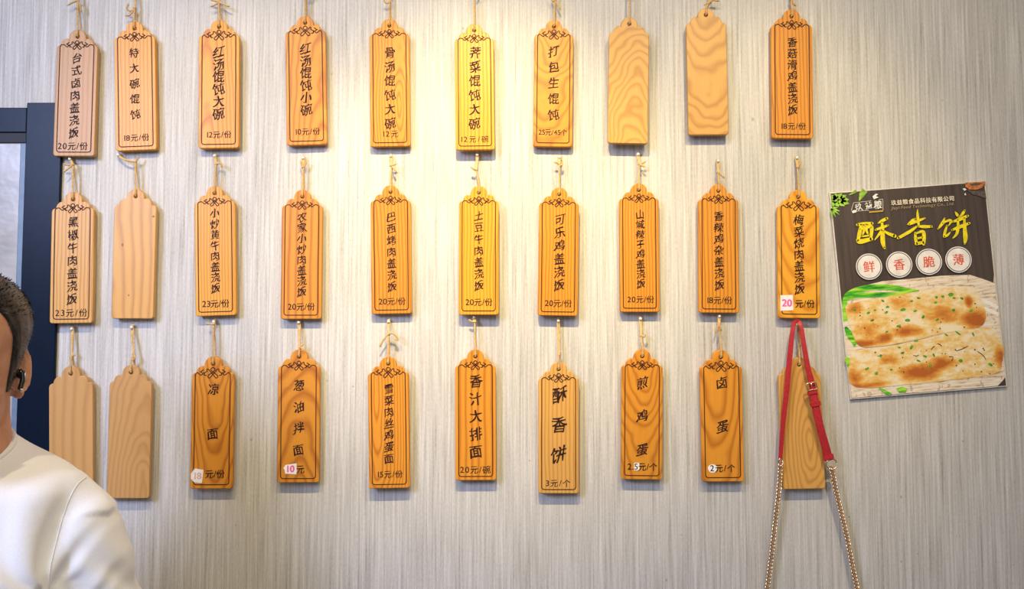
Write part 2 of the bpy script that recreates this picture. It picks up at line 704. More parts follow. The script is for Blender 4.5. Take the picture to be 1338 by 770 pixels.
def cord(root, W, g, pin, rnd, tails, knot, bend=None):
    """jute cord from the hole up to the pin; all in the plaque's own frame"""
    u = W * UNIT
    mb = MB()
    yf, yb = -(g + TH) - 0.0013, -g + 0.0002
    hz = -9.7 * u
    px, pz = pin
    yp = -0.0060
    kx, kz = knot
    r = 0.0018
    yk = (yf + yp) / 2 - 0.001
    mids = bend or []
    up = [Vector(m) for m in mids]
    # front strand: out of the hole, over the rim, up to the knot, on to the pin
    twist(mb, [(0.0, yf + 0.006, hz), (0.0, yf - 0.0004, hz + 1.6 * u), (0.0004, yf, -2 * u), (kx * 0.35, yf * 0.85 + yk * 0.15, kz * 0.35),
               (kx, yk, kz)] , r)
    # back strand
    twist(mb, [(0.0006, yb - 0.004, hz + 0.5 * u), (0.0008, yb, hz + 4 * u), (0.001, yb - 0.0005, 0.5 * u),
               (kx * 0.4 + 0.0012, (yb + yk) / 2, kz * 0.45), (kx + 0.0006, yk + 0.001, kz)], r)
    # loop over the pin
    mid = [(m[0], yk, m[1]) for m in mids]
    twist(mb, [(kx, yk, kz)] + [(a - 0.0008, b, c) for a, b, c in mid] + [(px - 0.0013, yp - 0.001, pz - 0.001), (px, yp, pz + 0.0032),
               (px + 0.0014, yp - 0.001, pz - 0.001)] + [(a + 0.0012, b - 0.001, c) for a, b, c in reversed(mid)] +
          [(kx + 0.0010, yk - 0.001, kz)], r)
    # the knot
    ring = []
    for i in range(15):
        a = i / 14 * 2 * math.pi * 1.6
        ring.append((kx + 0.0021 * math.cos(a), yk + 0.0021 * math.sin(a), kz - 0.0016 + 0.0034 * i / 14))
    mb.tube(ring, 0.00125, 6)
    for t in tails:
        pts = [(kx, yk, kz)] + [(kx + a, yk - c, kz + b) for a, b, c in t]
        twist(mb, pts, r * 0.95)
        e = Vector(pts[-1])
        d = (Vector(pts[-1]) - Vector(pts[-2])).normalized()
        for _ in range(6):
            q = Vector((rnd.uniform(-1, 1), rnd.uniform(-0.6, 0.6), rnd.uniform(-1, 1))) * 0.0018
            mb.tube([e - d * 0.001, e + d * 0.0022 + q], [0.00045, 0.0001], 4)
    # stray fibres
    for _ in range(12):
        t = rnd.random()
        b = Vector((kx * t, yf, kz * t))
        q = Vector((rnd.uniform(-1, 1) * 0.004, -abs(rnd.uniform(0, 1)) * 0.0015, rnd.uniform(-1, 1) * 0.004))
        mb.tube([b, b + q * 0.5 + Vector((0, 0, 0.0008)), b + q], [0.00022, 0.00018, 0.00008], 3)
    mb.build('jute_cord', M_TWINE, root, True)


def pushpin(loc, label, rnd):
    mb = MB()
    mb.tube([(0, 0.0, 0), (0, -0.0085, 0)], 0.0008, 8)
    root = empty('pushpin', loc, label, 'pushpin', 'pushpins in the wall')
    mb.build('pin_shaft', M_STEEL, root, True)
    mb = MB()
    prof = [(0.0, -0.0082, ), (0.0022, -0.0082), (0.0026, -0.0090), (0.0025, -0.0108), (0.0017, -0.0122), (0.0004, -0.0127)]
    rings = []
    for rr, y in prof[1:]:
        rings.append([Vector((rr * math.cos(2 * math.pi * k / 14), y, rr * math.sin(2 * math.pi * k / 14))) for k in range(14)])
    mb.loft(rings)
    mb.build('pin_head', M_PIN, root, True)


# each plaque: apex px, bottom px, width px, gap mm, dish, first/last char px, size px, price, price centre/width, wood, ...
G, O, P, T = 'gold', 'orange', 'pale', 'tan'
PAL = {G: (GOLD_L, GOLD_D), O: (ORNG_L, ORNG_D), P: (PALE_L, PALE_D), T: (TAN_L, TAN_D)}
ROWS = ('top', 'middle', 'bottom')
ORD = ('first', 'second', 'third', 'fourth', 'fifth', 'sixth', 'seventh', 'eighth', 'ninth', 'tenth')
# wood: (palette, x0, y0, tilt, freq)
PL = [
    # ---- top row
    dict(r=0, c=0, a=(101.5, 38.5), b=(96, 204), w=54.5, g=4, t='台式卤肉盖浇饭', f=(100.5, 75.7), l=(96.3, 173.7), s=13.2, p='20元/份', pc=(95, 191), pw=41, ps=11.5, wood=(T, .10, .02, .02, 110), pin=(104, -14), tails=[[(-.006, -.002, .001), (-.016, -.008, .002)], [(.004, -.008, .001), (.007, -.020, .002)]], knot=(103, 2)),
    dict(r=0, c=1, a=(175.5, 27.7), b=(178, 196.5), w=54.5, g=3, t='特大碗馄饨', f=(175, 69), l=(177, 149.4), s=12.6, p='18元/份', pc=(177.7, 180), pw=36, wood=(G, .18, .02, .02, 150), pin=(177.5, -14), tails=[[(-.006, -.006, .001), (-.013, -.002, .002), (-.011, .006, .002)], [(-.008, -.012, .001), (-.015, -.014, .001)]], knot=(177, 11)),
    dict(r=0, c=2, a=(286.3, 25.7), b=(285.5, 193.7), w=54, g=4, t='红汤馄饨大碗', f=(286, 68), l=(285.7, 148.6), s=15.5, p='12元/份', pc=(285.5, 176), pw=35, wood=(G, -.02, .03, .06, 170), big=1, pin=(287.5, -16), tails=[[(-.006, .002, .002), (-.014, .004, .002)], [(-.005, -.004, .002), (-.013, -.008, .002)], [(.006, -.003, .003), (.018, -.009, .004)]], knot=(287, 4)),
    dict(r=0, c=3, a=(398.6, 20.6), b=(401, 189.4), w=53.5, g=3, t='红汤馄饨小碗', f=(399.4, 63.4), l=(400.6, 143.4), s=15, p='10元/份', pc=(401.4, 172), pw=35, wood=(O, .03, .04, .10, 120), big=1, pin=(400, -20), tails=[[(.006, -.003, .002), (.010, .004, .002)]], knot=(400, -5)),
    dict(r=0, c=4, a=(508.6, 24.3), b=(510, 191.4), w=53.2, g=3, t='骨汤馄饨大碗', f=(509.4, 68.6), l=(510, 161), s=14.5, p='12元', pc=(510, 175), pw=24, ps=10.5, wood=(O, .016, .020, .14, 200, .014), pin=(510, -16), tails=[[(-.005, -.002, .002), (-.010, .003, .002)]], knot=(509.5, 4)),
    dict(r=0, c=5, a=(619.4, 30.9), b=(621, 195.7), w=52, g=9, t='荠菜馄饨大碗', f=(621, 68.6), l=(620, 161.4), s=15, p='12元/碗', pc=(620, 182), pw=40, ps=10, wood=(G, .10, .01, .01, 150), pin=(620, -14), tails=[[(.005, .003, .002), (.008, .008, .002)]], knot=(619.6, -3)),
    dict(r=0, c=6, a=(724, 25.7), b=(722.3, 191.7), w=52, g=3, t='打包生馄饨', f=(723.4, 67), l=(723.4, 150), s=14.5, p='25元/45个', pc=(722, 173), pw=38, ps=9.5, wood=(O, -.004, -.020, .26, 130, .02), big=1, pin=(726, -16), tails=[[(.004, -.008, .002), (.009, -.017, .003)], [(-.004, -.002, .001), (-.007, .004, .001)]], knot=(725, 1)),
    dict(r=0, c=7, a=(822.3, 22.3), b=(820.5, 187.4), w=53, g=12, wood=(P, .010, .085, .30, 150, .022), pin=(821.5, -16), tails=[[(.004, .004, .001), (.007, .010, .002)]], knot=(821.5, -6), desc='blank pale wooden plaque with broad wavy grain, eighth in the top row'),
    dict(r=0, c=8, a=(922.3, 10.3), b=(926, 176.3), w=53.3, g=7, wood=(P, .004, -.022, .30, 110, .024), pin=(928, -26), tails=[[(.006, .003, .001), (.014, .001, .002)], [(-.005, -.002, .001), (-.010, -.006, .002)]], knot=(927, 4), desc='blank tilted wooden plaque with arched grain, ninth in the top row'),
    dict(r=0, c=9, a=(1034.3, 12), b=(1035.8, 181), w=55, g=4, t='香菇滑鸡盖浇饭', f=(1035, 55), l=(1035.7, 143.7), s=13, p='18元/份', pc=(1036, 165), pw=35, ps=10.5, wood=(O, -.05, .02, .08, 150), pin=(1033, -24), tails=[[(.003, -.006, .001), (.006, -.010, .001)]], knot=(1033.5, 1)),
    # ---- middle row
    dict(r=1, c=0, a=(95.6, 250.8), b=(92.6, 422.5), w=56, g=4, t='黑椒牛肉盖浇饭', f=(95.9, 290), l=(94, 391), s=13.6, p='23元/份', pc=(93.2, 409), pw=44, ps=11.5, wood=(P, .16, .02, .015, 150), pin=(92.5, 208.5), tails=[[(-.007, -.001, .003), (-.014, .001, .004)], [(-.006, -.007, .004), (-.012, -.013, .006)]], knot=(96.5, 216)),
    dict(r=1, c=1, a=(177.4, 246.9), b=(172.5, 416.5), w=55, g=4, wood=(P, -.05, .03, .05, 70), pin=(155.5, 203), tails=[[(.004, .004, .002), (.006, .008, .003)]], knot=(178, 212), bend=[(166, 210)], knots=[(200.5, 283, 2.2, 1.6), (168, 386, 1.4, 1.4), (160, 320, 1.5, 2.5)], desc='blank wooden plaque with two small dark knots, second in the middle row'),
    dict(r=1, c=2, a=(280.2, 243.3), b=(282, 412.7), w=53.3, g=4, t='小炒黄牛肉盖浇饭', f=(280.8, 278.6), l=(281.7, 376.8), s=12, p='23元/份', pc=(281.7, 397), pw=36, ps=11.5, wood=(G, .2, .02, .015, 190), pin=(281, 204.5), tails=[[(.006, .001, .002), (.011, -.001, .003), (.011, -.006, .003)]], knot=(283, 215)),
    dict(r=1, c=3, a=(395.1, 247.8), b=(393, 417.1), w=53.2, g=4, t='农家小炒肉盖浇饭', f=(394.8, 284), l=(394.2, 381.3), s=12.3, p='20元/份', pc=(393.6, 401), pw=36, ps=11, wood=(O, .10, .02, .02, 80), pin=(396.5, 207), tails=[[(.004, .006, .002), (.005, .010, .002)], [(-.003, .005, .002), (-.004, .009, .002)]], knot=(397, 219)),
    dict(r=1, c=4, a=(510.1, 241.8), b=(511.8, 410.3), w=53, g=3, t='巴西烤肉盖浇饭', f=(511, 283.6), l=(512.2, 374.7), s=12.3, p='20元/份', pc=(512.2, 394), pw=36, ps=11, wood=(O, -.055, .02, .10, 170), pin=(511, 204.5), tails=[[(.005, .001, .003), (.009, .002, .004)], [(.005, -.006, .004), (.008, -.010, .005)]], knot=(511.5, 217)),
    dict(r=1, c=5, a=(625.7, 242.7), b=(625.4, 411.5), w=52.6, g=8, t='土豆牛肉盖浇饭', f=(625.7, 282), l=(625.7, 373.2), s=12.3, p='20元/份', pc=(625.7, 395), pw=36, ps=11, wood=(G, .06, .02, .10, 170), pin=(623.5, 203), tails=[[(-.004, .001, .003), (-.009, .004, .004)]], knot=(622.5, 223)),
    dict(r=1, c=6, a=(730.8, 244.8), b=(728.7, 412.7), w=52.6, g=7, t='可乐鸡盖浇饭', f=(731.7, 287), l=(730.5, 372.6), s=14, p='20元/份', pc=(729.3, 396.5), pw=36, ps=11, wood=(O, -.07, .02, .07, 180), pin=(731, 206), tails=[[(-.005, .002, .002), (-.008, .002, .002)], [(.004, -.003, .002), (.005, .003, .002)]], knot=(730.5, 215)),
    dict(r=1, c=7, a=(834.7, 239.4), b=(836.2, 407.9), w=52, g=4, t='山城辣子鸡盖浇饭', f=(836.2, 280.6), l=(837.4, 370.8), s=11.4, p='20元/份', pc=(837, 391.5), pw=36, ps=10.5, wood=(O, .16, .02, .02, 200), pin=(833.5, 202.5), tails=[[(.005, .001, .002), (.009, .003, .003)], [(.004, -.003, .003), (.008, -.005, .004)]], knot=(835, 215)),
    dict(r=1, c=8, a=(938.7, 240.3), b=(939.6, 409), w=52.6, g=4, t='香辣鸡杂盖浇饭', f=(939, 282.4), l=(939.9, 372.3), s=12.6, p='18元/份', pc=(939.3, 392.6), pw=35, ps=11, wood=(O, -.07, .02, .12, 150), pin=(937.5, 211), tails=[[(.004, -.004, .003), (.009, -.009, .003)]], knot=(938, 226)),
    dict(r=1, c=9, a=(1043.2, 247.8), b=(1044.5, 416), w=55, g=4, t='梅菜烧肉盖浇饭', f=(1043.8, 287.5), l=(1044.7, 377.7), s=13.4, p='元/份', pc=(1051.5, 397), pw=26, ps=11.5, wood=(G, .012, -.030, .24, 100), big=1, st=(1028, 396, 17, 21, '20', 'red'), pin=(1040.5, 207), tails=[[(.003, .004, .002), (.004, .010, .002)]], knot=(1041.5, 219)),
    # ---- bottom row
    dict(r=2, c=0, a=(92.2, 478.4), b=(93, 650), w=57, g=4, wood=(T, .05, .02, .05, 60), pin=(95, 430), tails=[[(.003, .003, .001), (.006, .002, .001)]], knot=(95, 466), desc='blank tan wooden plaque partly hidden by the man in white, bottom row'),
    dict(r=2, c=1, a=(171.2, 477), b=(167, 651.6), w=55, g=6, wood=(T, .024, .050, .20, 130, .014), pin=(173, 428), tails=[[(.004, -.006, .003), (.001, -.010, .004)]], knot=(176, 463), desc='blank tan wooden plaque just right of the man\'s shoulder'),
    dict(r=2, c=2, a=(278.6, 465.9), b=(275.8, 639), w=55, g=5, t='凉面', f=(279.3, 508.7), l=(278, 566.8), s=14.5, p='元/份', pc=(281, 619.5), pw=25, ps=11.5, wood=(O, .004, -.016, .10, 170), big=1, st=(257.7, 622, 16, 19, '18', 'faded'), pin=(280, 420.5), tails=[[(-.006, .001, .001), (-.011, .0005, .001)]], knot=(279.8, 424)),
    dict(r=2, c=3, a=(390.8, 456.7), b=(389.4, 631), w=54.5, g=4, t='葱油拌面', f=(391, 503.7), l=(390, 587.8), s=14, p='元', pc=(392.5, 613.4), pw=11, ps=11.5, wood=(O, .004, .075, .30, 75, .02), st=(379, 612.8, 17, 14, '10', 'pink'), pin=(391, 421.5), tails=[[(.004, .001, .002), (.008, .004, .002)], [(.004, -.002, .002), (.007, -.006, .002)]], knot=(391.5, 453)),
    dict(r=2, c=4, a=(507, 466.2), b=(509, 638.4), w=53, g=7, t='雪菜肉丝鸡蛋面', f=(508.3, 508), l=(508.3, 599.3), s=12.4, p='15元/份', pc=(509, 620), pw=35, ps=10.5, wood=(O, -.020, .012, .12, 200), big=1, pin=(508, 420.5), tails=[[(-.004, -.004, .003), (-.010, -.012, .003), (-.014, -.020, .002)], [(.006, .002, .004), (.014, -.003, .004), (.017, -.010, .003), (.012, -.009, .002)]], knot=(508, 437)),
    dict(r=2, c=5, a=(621.1, 456.7), b=(621.6, 628), w=53, g=5, t='香汁大排面', f=(621.8, 498), l=(621.8, 590), s=16.5, p='20元/碗', pc=(621, 614), pw=41, ps=11, wood=(O, .08, .02, .08, 90), pin=(619.5, 415), tails=[[(-.005, .0005, .002), (-.009, .003, .002)]], knot=(620.5, 421)),
    dict(r=2, c=6, a=(730, 473.3), b=(730, 645.2), w=53, g=5, t='酥香饼', f=(731, 515.8), l=(730, 594), s=20, p='3元/个', pc=(729, 631.7), pw=34, ps=10.5, wood=(P, .16, .02, .02, 140), pin=(729.5, 419.5), tails=[[(.002, .003, .001), (.003, .006, .001)]], knot=(730, 464)),
    dict(r=2, c=7, a=(839.3, 456.4), b=(838.5, 627), w=53.6, g=5, t='煎鸡蛋', f=(839.3, 500.3), l=(839, 587.8), s=15, p='2.5元/个', pc=(839, 610), pw=39, ps=11, wood=(O, .0, -.012, .22, 150, .014), st=(832, 610, 7, 10, '', 'plain'), pin=(836.5, 417), tails=[[(.005, -.001, .003), (.007, .003, .003)]], knot=(837.5, 439)),
    dict(r=2, c=8, a=(941.7, 457.4), b=(945, 629.7), w=54.6, g=4, t='卤蛋', f=(943, 500), l=(944, 557.7), s=15.5, p='2元/个', pc=(944, 612), pw=34, ps=11, wood=(O, -.012, -.020, .14, 110), big=1, st=(931, 612.5, 12, 11, '', 'round'), pin=(939.5, 413.5), tails=[[(-.003, -.006, .003), (-.006, -.015, .003)], [(.002, -.005, .003), (.003, -.010, .003)]], knot=(938.5, 424)),
    dict(r=2, c=9, a=(1044, 467), b=(1051, 639.3), w=55, g=5, wood=(P, .014, .035, .24, 150, .014), pin=(1042, 424), tails=[[(.003, .003, .001), (.005, .007, .001)]], knot=(1043.5, 452), desc='blank wooden plaque hanging behind the red leather strap'),
]


def make_plaque(d, i):
    rnd = random.Random(100 + i)
    g = (d['g'] + 2.5) / 1000.0
    yf = -(g + TH)
    A, B = at(d['a'][0], d['a'][1], yf), at(d['b'][0], d['b'][1], yf)
    L = (A - B).length
    W = d['w'] * (yf - CAM.y) / FPX
    ax = (A - B).normalized()
    phi = math.atan2(-ax.x, ax.z)
    rot = Matrix.Rotation(-phi, 3, 'Y')
    inv = rot.transposed()
    rootp = Vector((A.x, 0, A.z))

    def loc(px, py, y=yf):
        q = inv @ (at(px, py, y) - rootp)
        return q.x, q.z
    row = ROWS[d['r']]
    dish = d.get('t')
    if dish:
        col = {G: 'golden', O: 'orange-brown', P: 'light honey', T: 'tan'}[d['wood'][0]]
        label = '%s wooden menu plaque lettered %s, %s in the %s row' % (col, dish, ORD[d['c']], row)
        if d.get('st') and d['st'][4]:
            label = '%s wooden menu plaque lettered %s with a paper price sticker, %s row' % (col, dish, row)
        grp = 'lettered menu plaques on the wall'
    else:
        label, grp = d['desc'], 'blank plaques on the wall'
    root = empty('menu_plaque', rootp, label, 'menu plaque', grp, (0, -phi, 0))
    pal, x0, y0, tilt, fq = d['wood'][:5]
    dist = d['wood'][5] if len(d['wood']) > 5 else 0.010
    li, da = PAL[pal]
    k = 1 + rnd.uniform(-0.06, 0.06)
    m = wood('pine_board', x0, y0 , tilt, fq, tuple(c * k for c in li), tuple(c * k for c in da), dist, seed=i * 0.9,
             knots=[loc(a_, b_) + (c_ * 1.35e-3, d_ * 1.35e-3) for a_, b_, c_, d_ in d.get('knots', [])])
    board_mesh('board', W, L, m, yf, -g, root)
    yi = yf - 0.0003
    if dish:
        mb = MB()
        ornament(mb, W, L, yi, d.get('big'))
        mb.build_flat('border_line', M_LINE, root)
        mb = MB()
        n = len(dish)
        s = d['s'] * W / d['w'] * 1.10
        for j, ch in enumerate(dish):
            t = j / (n - 1)
            x, z = loc(d['f'][0] + (d['l'][0] - d['f'][0]) * t, d['f'][1] + (d['l'][1] - d['f'][1]) * t)
            put_glyph(mb, ch, x, z, s, yi, 1.0, rot=rnd.uniform(-0.04, 0.04))
            if n <= 3:
                mb.build_flat('dish_character', M_INK, root)
                mb = MB()
        if n > 3:
            mb.build_flat('dish_lettering', M_INK, root)
        mb = MB()
        x, z = loc(*d['pc'])
        sc = W / d['w']
        put_line(mb, d['p'], x, z, d['pw'] * sc, d.get('ps', 10.5) * sc, yi - 0.0004 if d.get('st') else yi, 0.55)
        mb.build_flat('price_lettering', M_INK, root)
    if d.get('st'):
        sx, sz, sw, sh, txt, sty = d['st']
        sc = W / d['w']
        x, z = loc(sx, sz)
        hw, hh = sw * sc / 2, sh * sc / 2
        mb = MB()
        if sty == 'round':
            pts = [(x + hw * math.cos(a) * (1 + .06 * math.sin(3 * a)), z + hh * math.sin(a)) for a in
                   [2 * math.pi * q / 20 for q in range(20)]]
        elif sty == 'pink':
            pts = [(x - hw, z + 0.0015), (x - hw * .7, z + hh * .7), (x + hw, z + hh), (x + hw, z - hh), (x - hw * .75, z - hh * .9),
                   (x - hw * .8, z - hh * .25)]
        elif sty == 'faded':
            pts = [(x - hw, z + hh * .3), (x - hw * .4, z + hh), (x + hw, z + hh * .8), (x + hw * .8, z - hh), (x - hw * .4, z - hh * .9),
                   (x - hw, z - hh * .4)]
        else:
            pts = [(x - hw, z - hh), (x + hw, z - hh * .9), (x + hw * .95, z + hh), (x - hw, z + hh * .95)]
        mb.poly(pts, yi - 0.00025)
        mb.poly(pts, yi - 0.00005)
        n = len(pts)
        b = len(mb.v)
        mb.add([(p[0], yi - 0.00025, p[1]) for p in pts] + [(p[0], yi - 0.00005, p[1]) for p in pts],
               [[q, (q + 1) % n, n + (q + 1) % n, n + q] for q in range(n)])
        st = mb.build('price_sticker', M_PAPER, root)
        if txt:
            mb = MB()
            put_line(mb, txt, x, z, sw * sc * .78, sh * sc * (.62 if sty != 'pink' else .85), yi - 0.0005, 0.5, bold=.03)
            mb.build_flat('sticker_lettering', {'red': M_PINK, 'pink': M_PINK, 'faded': M_PALEPINK}[sty], st)
    # the cord and its pin
    pinw = at(d['pin'][0], d['pin'][1], -0.006)
    q = inv @ (pinw - rootp)
    kq = inv @ (at(d['knot'][0], d['knot'][1], -0.010) - rootp)
    bend = [tuple((inv @ (at(b[0], b[1], -0.008) - rootp)).xz) for b in d.get('bend', [])]
    cord(root, W, g, (q.x, q.z), rnd, d['tails'], (kq.x, kq.z), bend)
    who = ('the %s plaque' % dish) if dish else {7: 'the broad-grained blank plaque, top row', 8: 'the tilted blank plaque, top row',
                                                11: 'the blank plaque, middle row', 20: 'the blank plaque behind the man',
                                                21: 'the blank plaque beside the man\'s shoulder', 29: 'the red strap and the blank plaque'}[i]
    pushpin((pinw.x, 0, pinw.z), 'white pushpin holding the jute cord of ' + who, rnd)


for i, d in enumerate(PL):
    make_plaque(d, i)


# ------------------------------------------------------------------ poster
def poster():
    yb, yf = -0.0015, -0.0065
    cor = [at(px, py, yf) for px, py in ((1083.8, 251.5), (1287, 236.8), (1316, 505), (1111.5, 522))]
    base = (cor[2] + cor[3]) / 2
    phi = R(5.2)
    inv = Matrix.Rotation(-phi, 3, 'Y').transposed()
    rp = Vector((base.x, 0, base.z))
    root = empty('food_poster', rp, 'tilted dark poster of two flatbreads with yellow lettering on the wall', 'poster', None, (0, -phi, 0))

    def lc(px, py):
        q = inv @ (at(px, py, yf) - rp)
        return q.x, q.z

    def z1(X, Y):
        return lc(1080 + X / 5.186, 230 + Y / 5.186)

    def z2(X, Y):
        return lc(1090 + X / 4.279, 350 + Y / 4.279)
    px = 1.348e-3
    m, nt, bs = new_mat('printed_dark_planks')
    tc = nd(nt, 'ShaderNodeTexCoord').outputs['Object']
    f = noise_n(nt, mapping(nt, tc, (160, 1, 5)), 1.0, 4, 0.6)
    f2 = noise_n(nt, mapping(nt, tc, (18, 1, 3)), 1.0, 2, 0.5)
    f = math_n(nt, 'ADD', math_n(nt, 'MULTIPLY', f, 0.6), math_n(nt, 'MULTIPLY', f2, 0.4))
    nt.links.new(ramp(nt, f, [(0.32, (0.040, 0.028, 0.022)), (0.62, (0.092, 0.066, 0.052))]), bs.inputs['Base Color'])
    bs.inputs['Roughness'].default_value = 0.30
    q = [lc(*p) for p in ((1083.8, 251.5), (1287, 236.8), (1316, 505), (1111.5, 522))]
    # board: pale foam core, dark printed sheet on its face
    mb = MB()
    mb.add([(x, yf + 0.0003, z) for x, z in q] + [(x, yb, z) for x, z in q],
           [[0, 1, 2, 3], [7, 6, 5, 4], [0, 4, 5, 1], [1, 5, 6, 2], [2, 6, 7, 3], [3, 7, 4, 0]])
    mb.build('backing_board', plain('foam_board', (0.72, 0.66, 0.58), 0.6), root)

    def inset(u, v):
        a = Vector(q[0]).lerp(Vector(q[1]), u)
        b = Vector(q[3]).lerp(Vector(q[2]), u)
        return tuple(a.lerp(b, v))
    mb = MB()
    fr = [inset(.006, .006), inset(.994, .004), inset(.994, .996), inset(.006, .996)]
    mb.add([(x, yf, z) for x, z in fr], [[0, 1, 2, 3]])
    mb.build_flat('printed_sheet', m, root)

    lay = [yf]

    def nxt(k=1):
        lay[0] -= 0.00012 * k
        return lay[0]

    # basket / bamboo mat
    mbm, nt, bs = new_mat('printed_bamboo_mat')
    tc = nd(nt, 'ShaderNodeTexCoord').outputs['Object']
    f = noise_n(nt, mapping(nt, tc, (30, 1, 260)), 1.0, 3, 0.6)
    g = noise_n(nt, mapping(nt, tc, (90, 1, 60)), 1.0, 2, 0.6)
    c1 = ramp(nt, f, [(0.34, (0.42, 0.28, 0.15)), (0.44, (0.74, 0.60, 0.42)), (0.6, (0.85, 0.75, 0.60))])
    c1 = mixc(nt, math_n(nt, 'MULTIPLY', math_n(nt, 'GREATER_THAN', g, 0.62), 0.5), c1, (0.30, 0.20, 0.12))
    nt.links.new(c1, bs.inputs['Base Color'])
    bs.inputs['Roughness'].default_value = 0.35
    y = nxt()
    mb = MB()
    top = [z2(*p) for p in ((45, 190), (60, 150), (150, 105), (270, 75), (430, 62), (600, 45), (760, 40), (830, 62), (890, 84))]
    right = [inset(.993, v) for v in (.46, .7, .9)]
    bot = [inset(u, v) for u, v in ((.993, .955), (.975, .972), (.94, .994), (.4, .994), (.1, .994), (.007, .994))]
    left = [inset(.007, .9), inset(.006, .75), inset(.006, .6)]
    mb.poly(top + right + bot + left, y)
    mb.build_flat('basket_print', mbm, root)
    # white onion stalks at the right
    y = nxt()
    mb = MB()
    for pts in (((790, 175), (850, 190), (915, 225)), ((800, 215), (860, 235), (920, 262))):
        mb.ribbon(spline([z2(*p) for p in pts], 5), [0.006] * 11, y)
    mb.build_flat('onion_stalk_print', plain('printed_onion_white', (0.85, 0.80, 0.72), 0.35), root)
    # green spring onions
    gm, nt, bs = new_mat('printed_leaf_green')
    tc = nd(nt, 'ShaderNodeTexCoord').outputs['Object']
    f = noise_n(nt, mapping(nt, tc, (20, 1, 130)), 1.0, 3, 0.6)
    nt.links.new(ramp(nt, f, [(0.34, (0.015, 0.22, 0.02)), (0.47, (0.10, 0.50, 0.02)), (0.62, (0.50, 0.75, 0.06))]), bs.inputs['Base Color'])
    bs.inputs['Roughness'].default_value = 0.3
    y = nxt()
    mb = MB()
    for pts, wd in ((((62, 300), (58, 190), (92, 142), (190, 112), (300, 110), (420, 125), (475, 128)), (5, 6.5, 8, 8, 7.5, 5, 1)),
                    (((60, 185), (110, 160), (210, 152), (320, 150), (400, 138), (440, 128)), (3, 6, 7, 6, 4, 1)),
                    (((62, 330), (84, 370), (108, 405), (114, 445)), (3, 9, 9, 1)),
                    (((66, 500), (76, 520), (82, 560)), (4, 7, 2))):
        p = spline([z2(*a) for a in pts], 5)
        ww = [w_[0] * px for w_ in spline([(b, 0) for b in wd], 5)]
        mb.ribbon(p, ww, y - 0.00003 * len(pts))
    mb.build_flat('spring_onion_print', gm, root)
    nxt(2)

    # flatbreads
    def bread(name, pts, seed, spots):
        bm_, nt, bs = new_mat('printed_' + name)
        tc = nd(nt, 'ShaderNodeTexCoord').outputs['Object']
        tcm = mapping(nt, tc, (1, 1, 1.7), (seed, seed * 2, seed * 3))
        f = noise_n(nt, tcm, 22, 4, 0.55)
        f2 = noise_n(nt, tcm, 95, 4, 0.65)
        s = math_n(nt, 'ADD', math_n(nt, 'MULTIPLY', f, 0.6), math_n(nt, 'MULTIPLY', f2, 0.40))
        # browned patches
        for (sx, sz, rx, rz, k) in spots:
            v = nd(nt, 'ShaderNodeVectorMath', operation='SUBTRACT')
            nt.links.new(tc, v.inputs[0])
            x_, z_ = z2(sx, sz)
            v.inputs[1].default_value = (x_, 0, z_)
            v2 = nd(nt, 'ShaderNodeVectorMath', operation='MULTIPLY')
            nt.links.new(v.outputs[0], v2.inputs[0])
            v2.inputs[1].default_value = (1 / rx / px * 4.279, 0, 1 / rz / px * 4.279)
            ln = nd(nt, 'ShaderNodeVectorMath', operation='LENGTH')
            nt.links.new(v2.outputs[0], ln.inputs[0])
            kk = math_n(nt, 'MULTIPLY', math_n(nt, 'MAXIMUM', math_n(nt, 'SUBTRACT', 1.0, ln.outputs['Value']), 0.0), k)
            s = math_n(nt, 'ADD', s, kk)
        nt.links.new(ramp(nt, s, [(0.43, (0.86, 0.72, 0.48)), (0.54, (0.80, 0.54, 0.17)), (0.65, (0.72, 0.32, 0.05)), (0.86, (0.46, 0.12, 0.015))]),
                     bs.inputs['Base Color'])
        bs.inputs['Roughness'].default_value = 0.35
        mb = MB()
        pp = spline([z2(*p) for p in pts], 5, True)
        rr = random.Random(seed * 10)
        pp = [(p.x + rr.uniform(-1, 1) * 0.0005, p.y + rr.uniform(-1, 1) * 0.0005) for p in pp]
        mb.poly(pp, nxt(2))
        mb.build_flat(name, bm_, root)

    bread('flatbread_print', ((90, 500), (110, 460), (250, 455), (450, 410), (700, 350), (880, 335), (912, 380), (945, 450), (940, 520),
                              (905, 590), (700, 622), (400, 655), (180, 672), (100, 655), (78, 600)), 1.3,
          ((480, 585, 150, 60, .5), (610, 535, 100, 50, .45), (110, 620, 60, 60, .45), (930, 500, 40, 90, .4), (300, 515, 70, 40, .25),
           (150, 665, 200, 22, .4)))
    bread('flatbread_print', ((62, 240), (80, 205), (200, 178), (400, 145), (620, 110), (750, 106), (800, 140), (838, 220), (845, 290),
                              (800, 335), (640, 360), (400, 415), (240, 442), (150, 440), (112, 400), (90, 330)), 2.7,
          ((790, 290, 100, 70, .55), (600, 260, 130, 60, .35), (400, 355, 120, 40, .45), (280, 395, 60, 35, .5), (110, 230, 60, 40, .35),
           (140, 430, 120, 30, .5), (750, 190, 30, 40, .5), (360, 200, 90, 40, .25), (180, 350, 80, 50, .2)))
    # chopped scallion on the breads
    y = nxt(2)
    mb = MB()
    sesm = plain('printed_sesame', (0.10, 0.05, 0.02), 0.4)
    rr = random.Random(4)
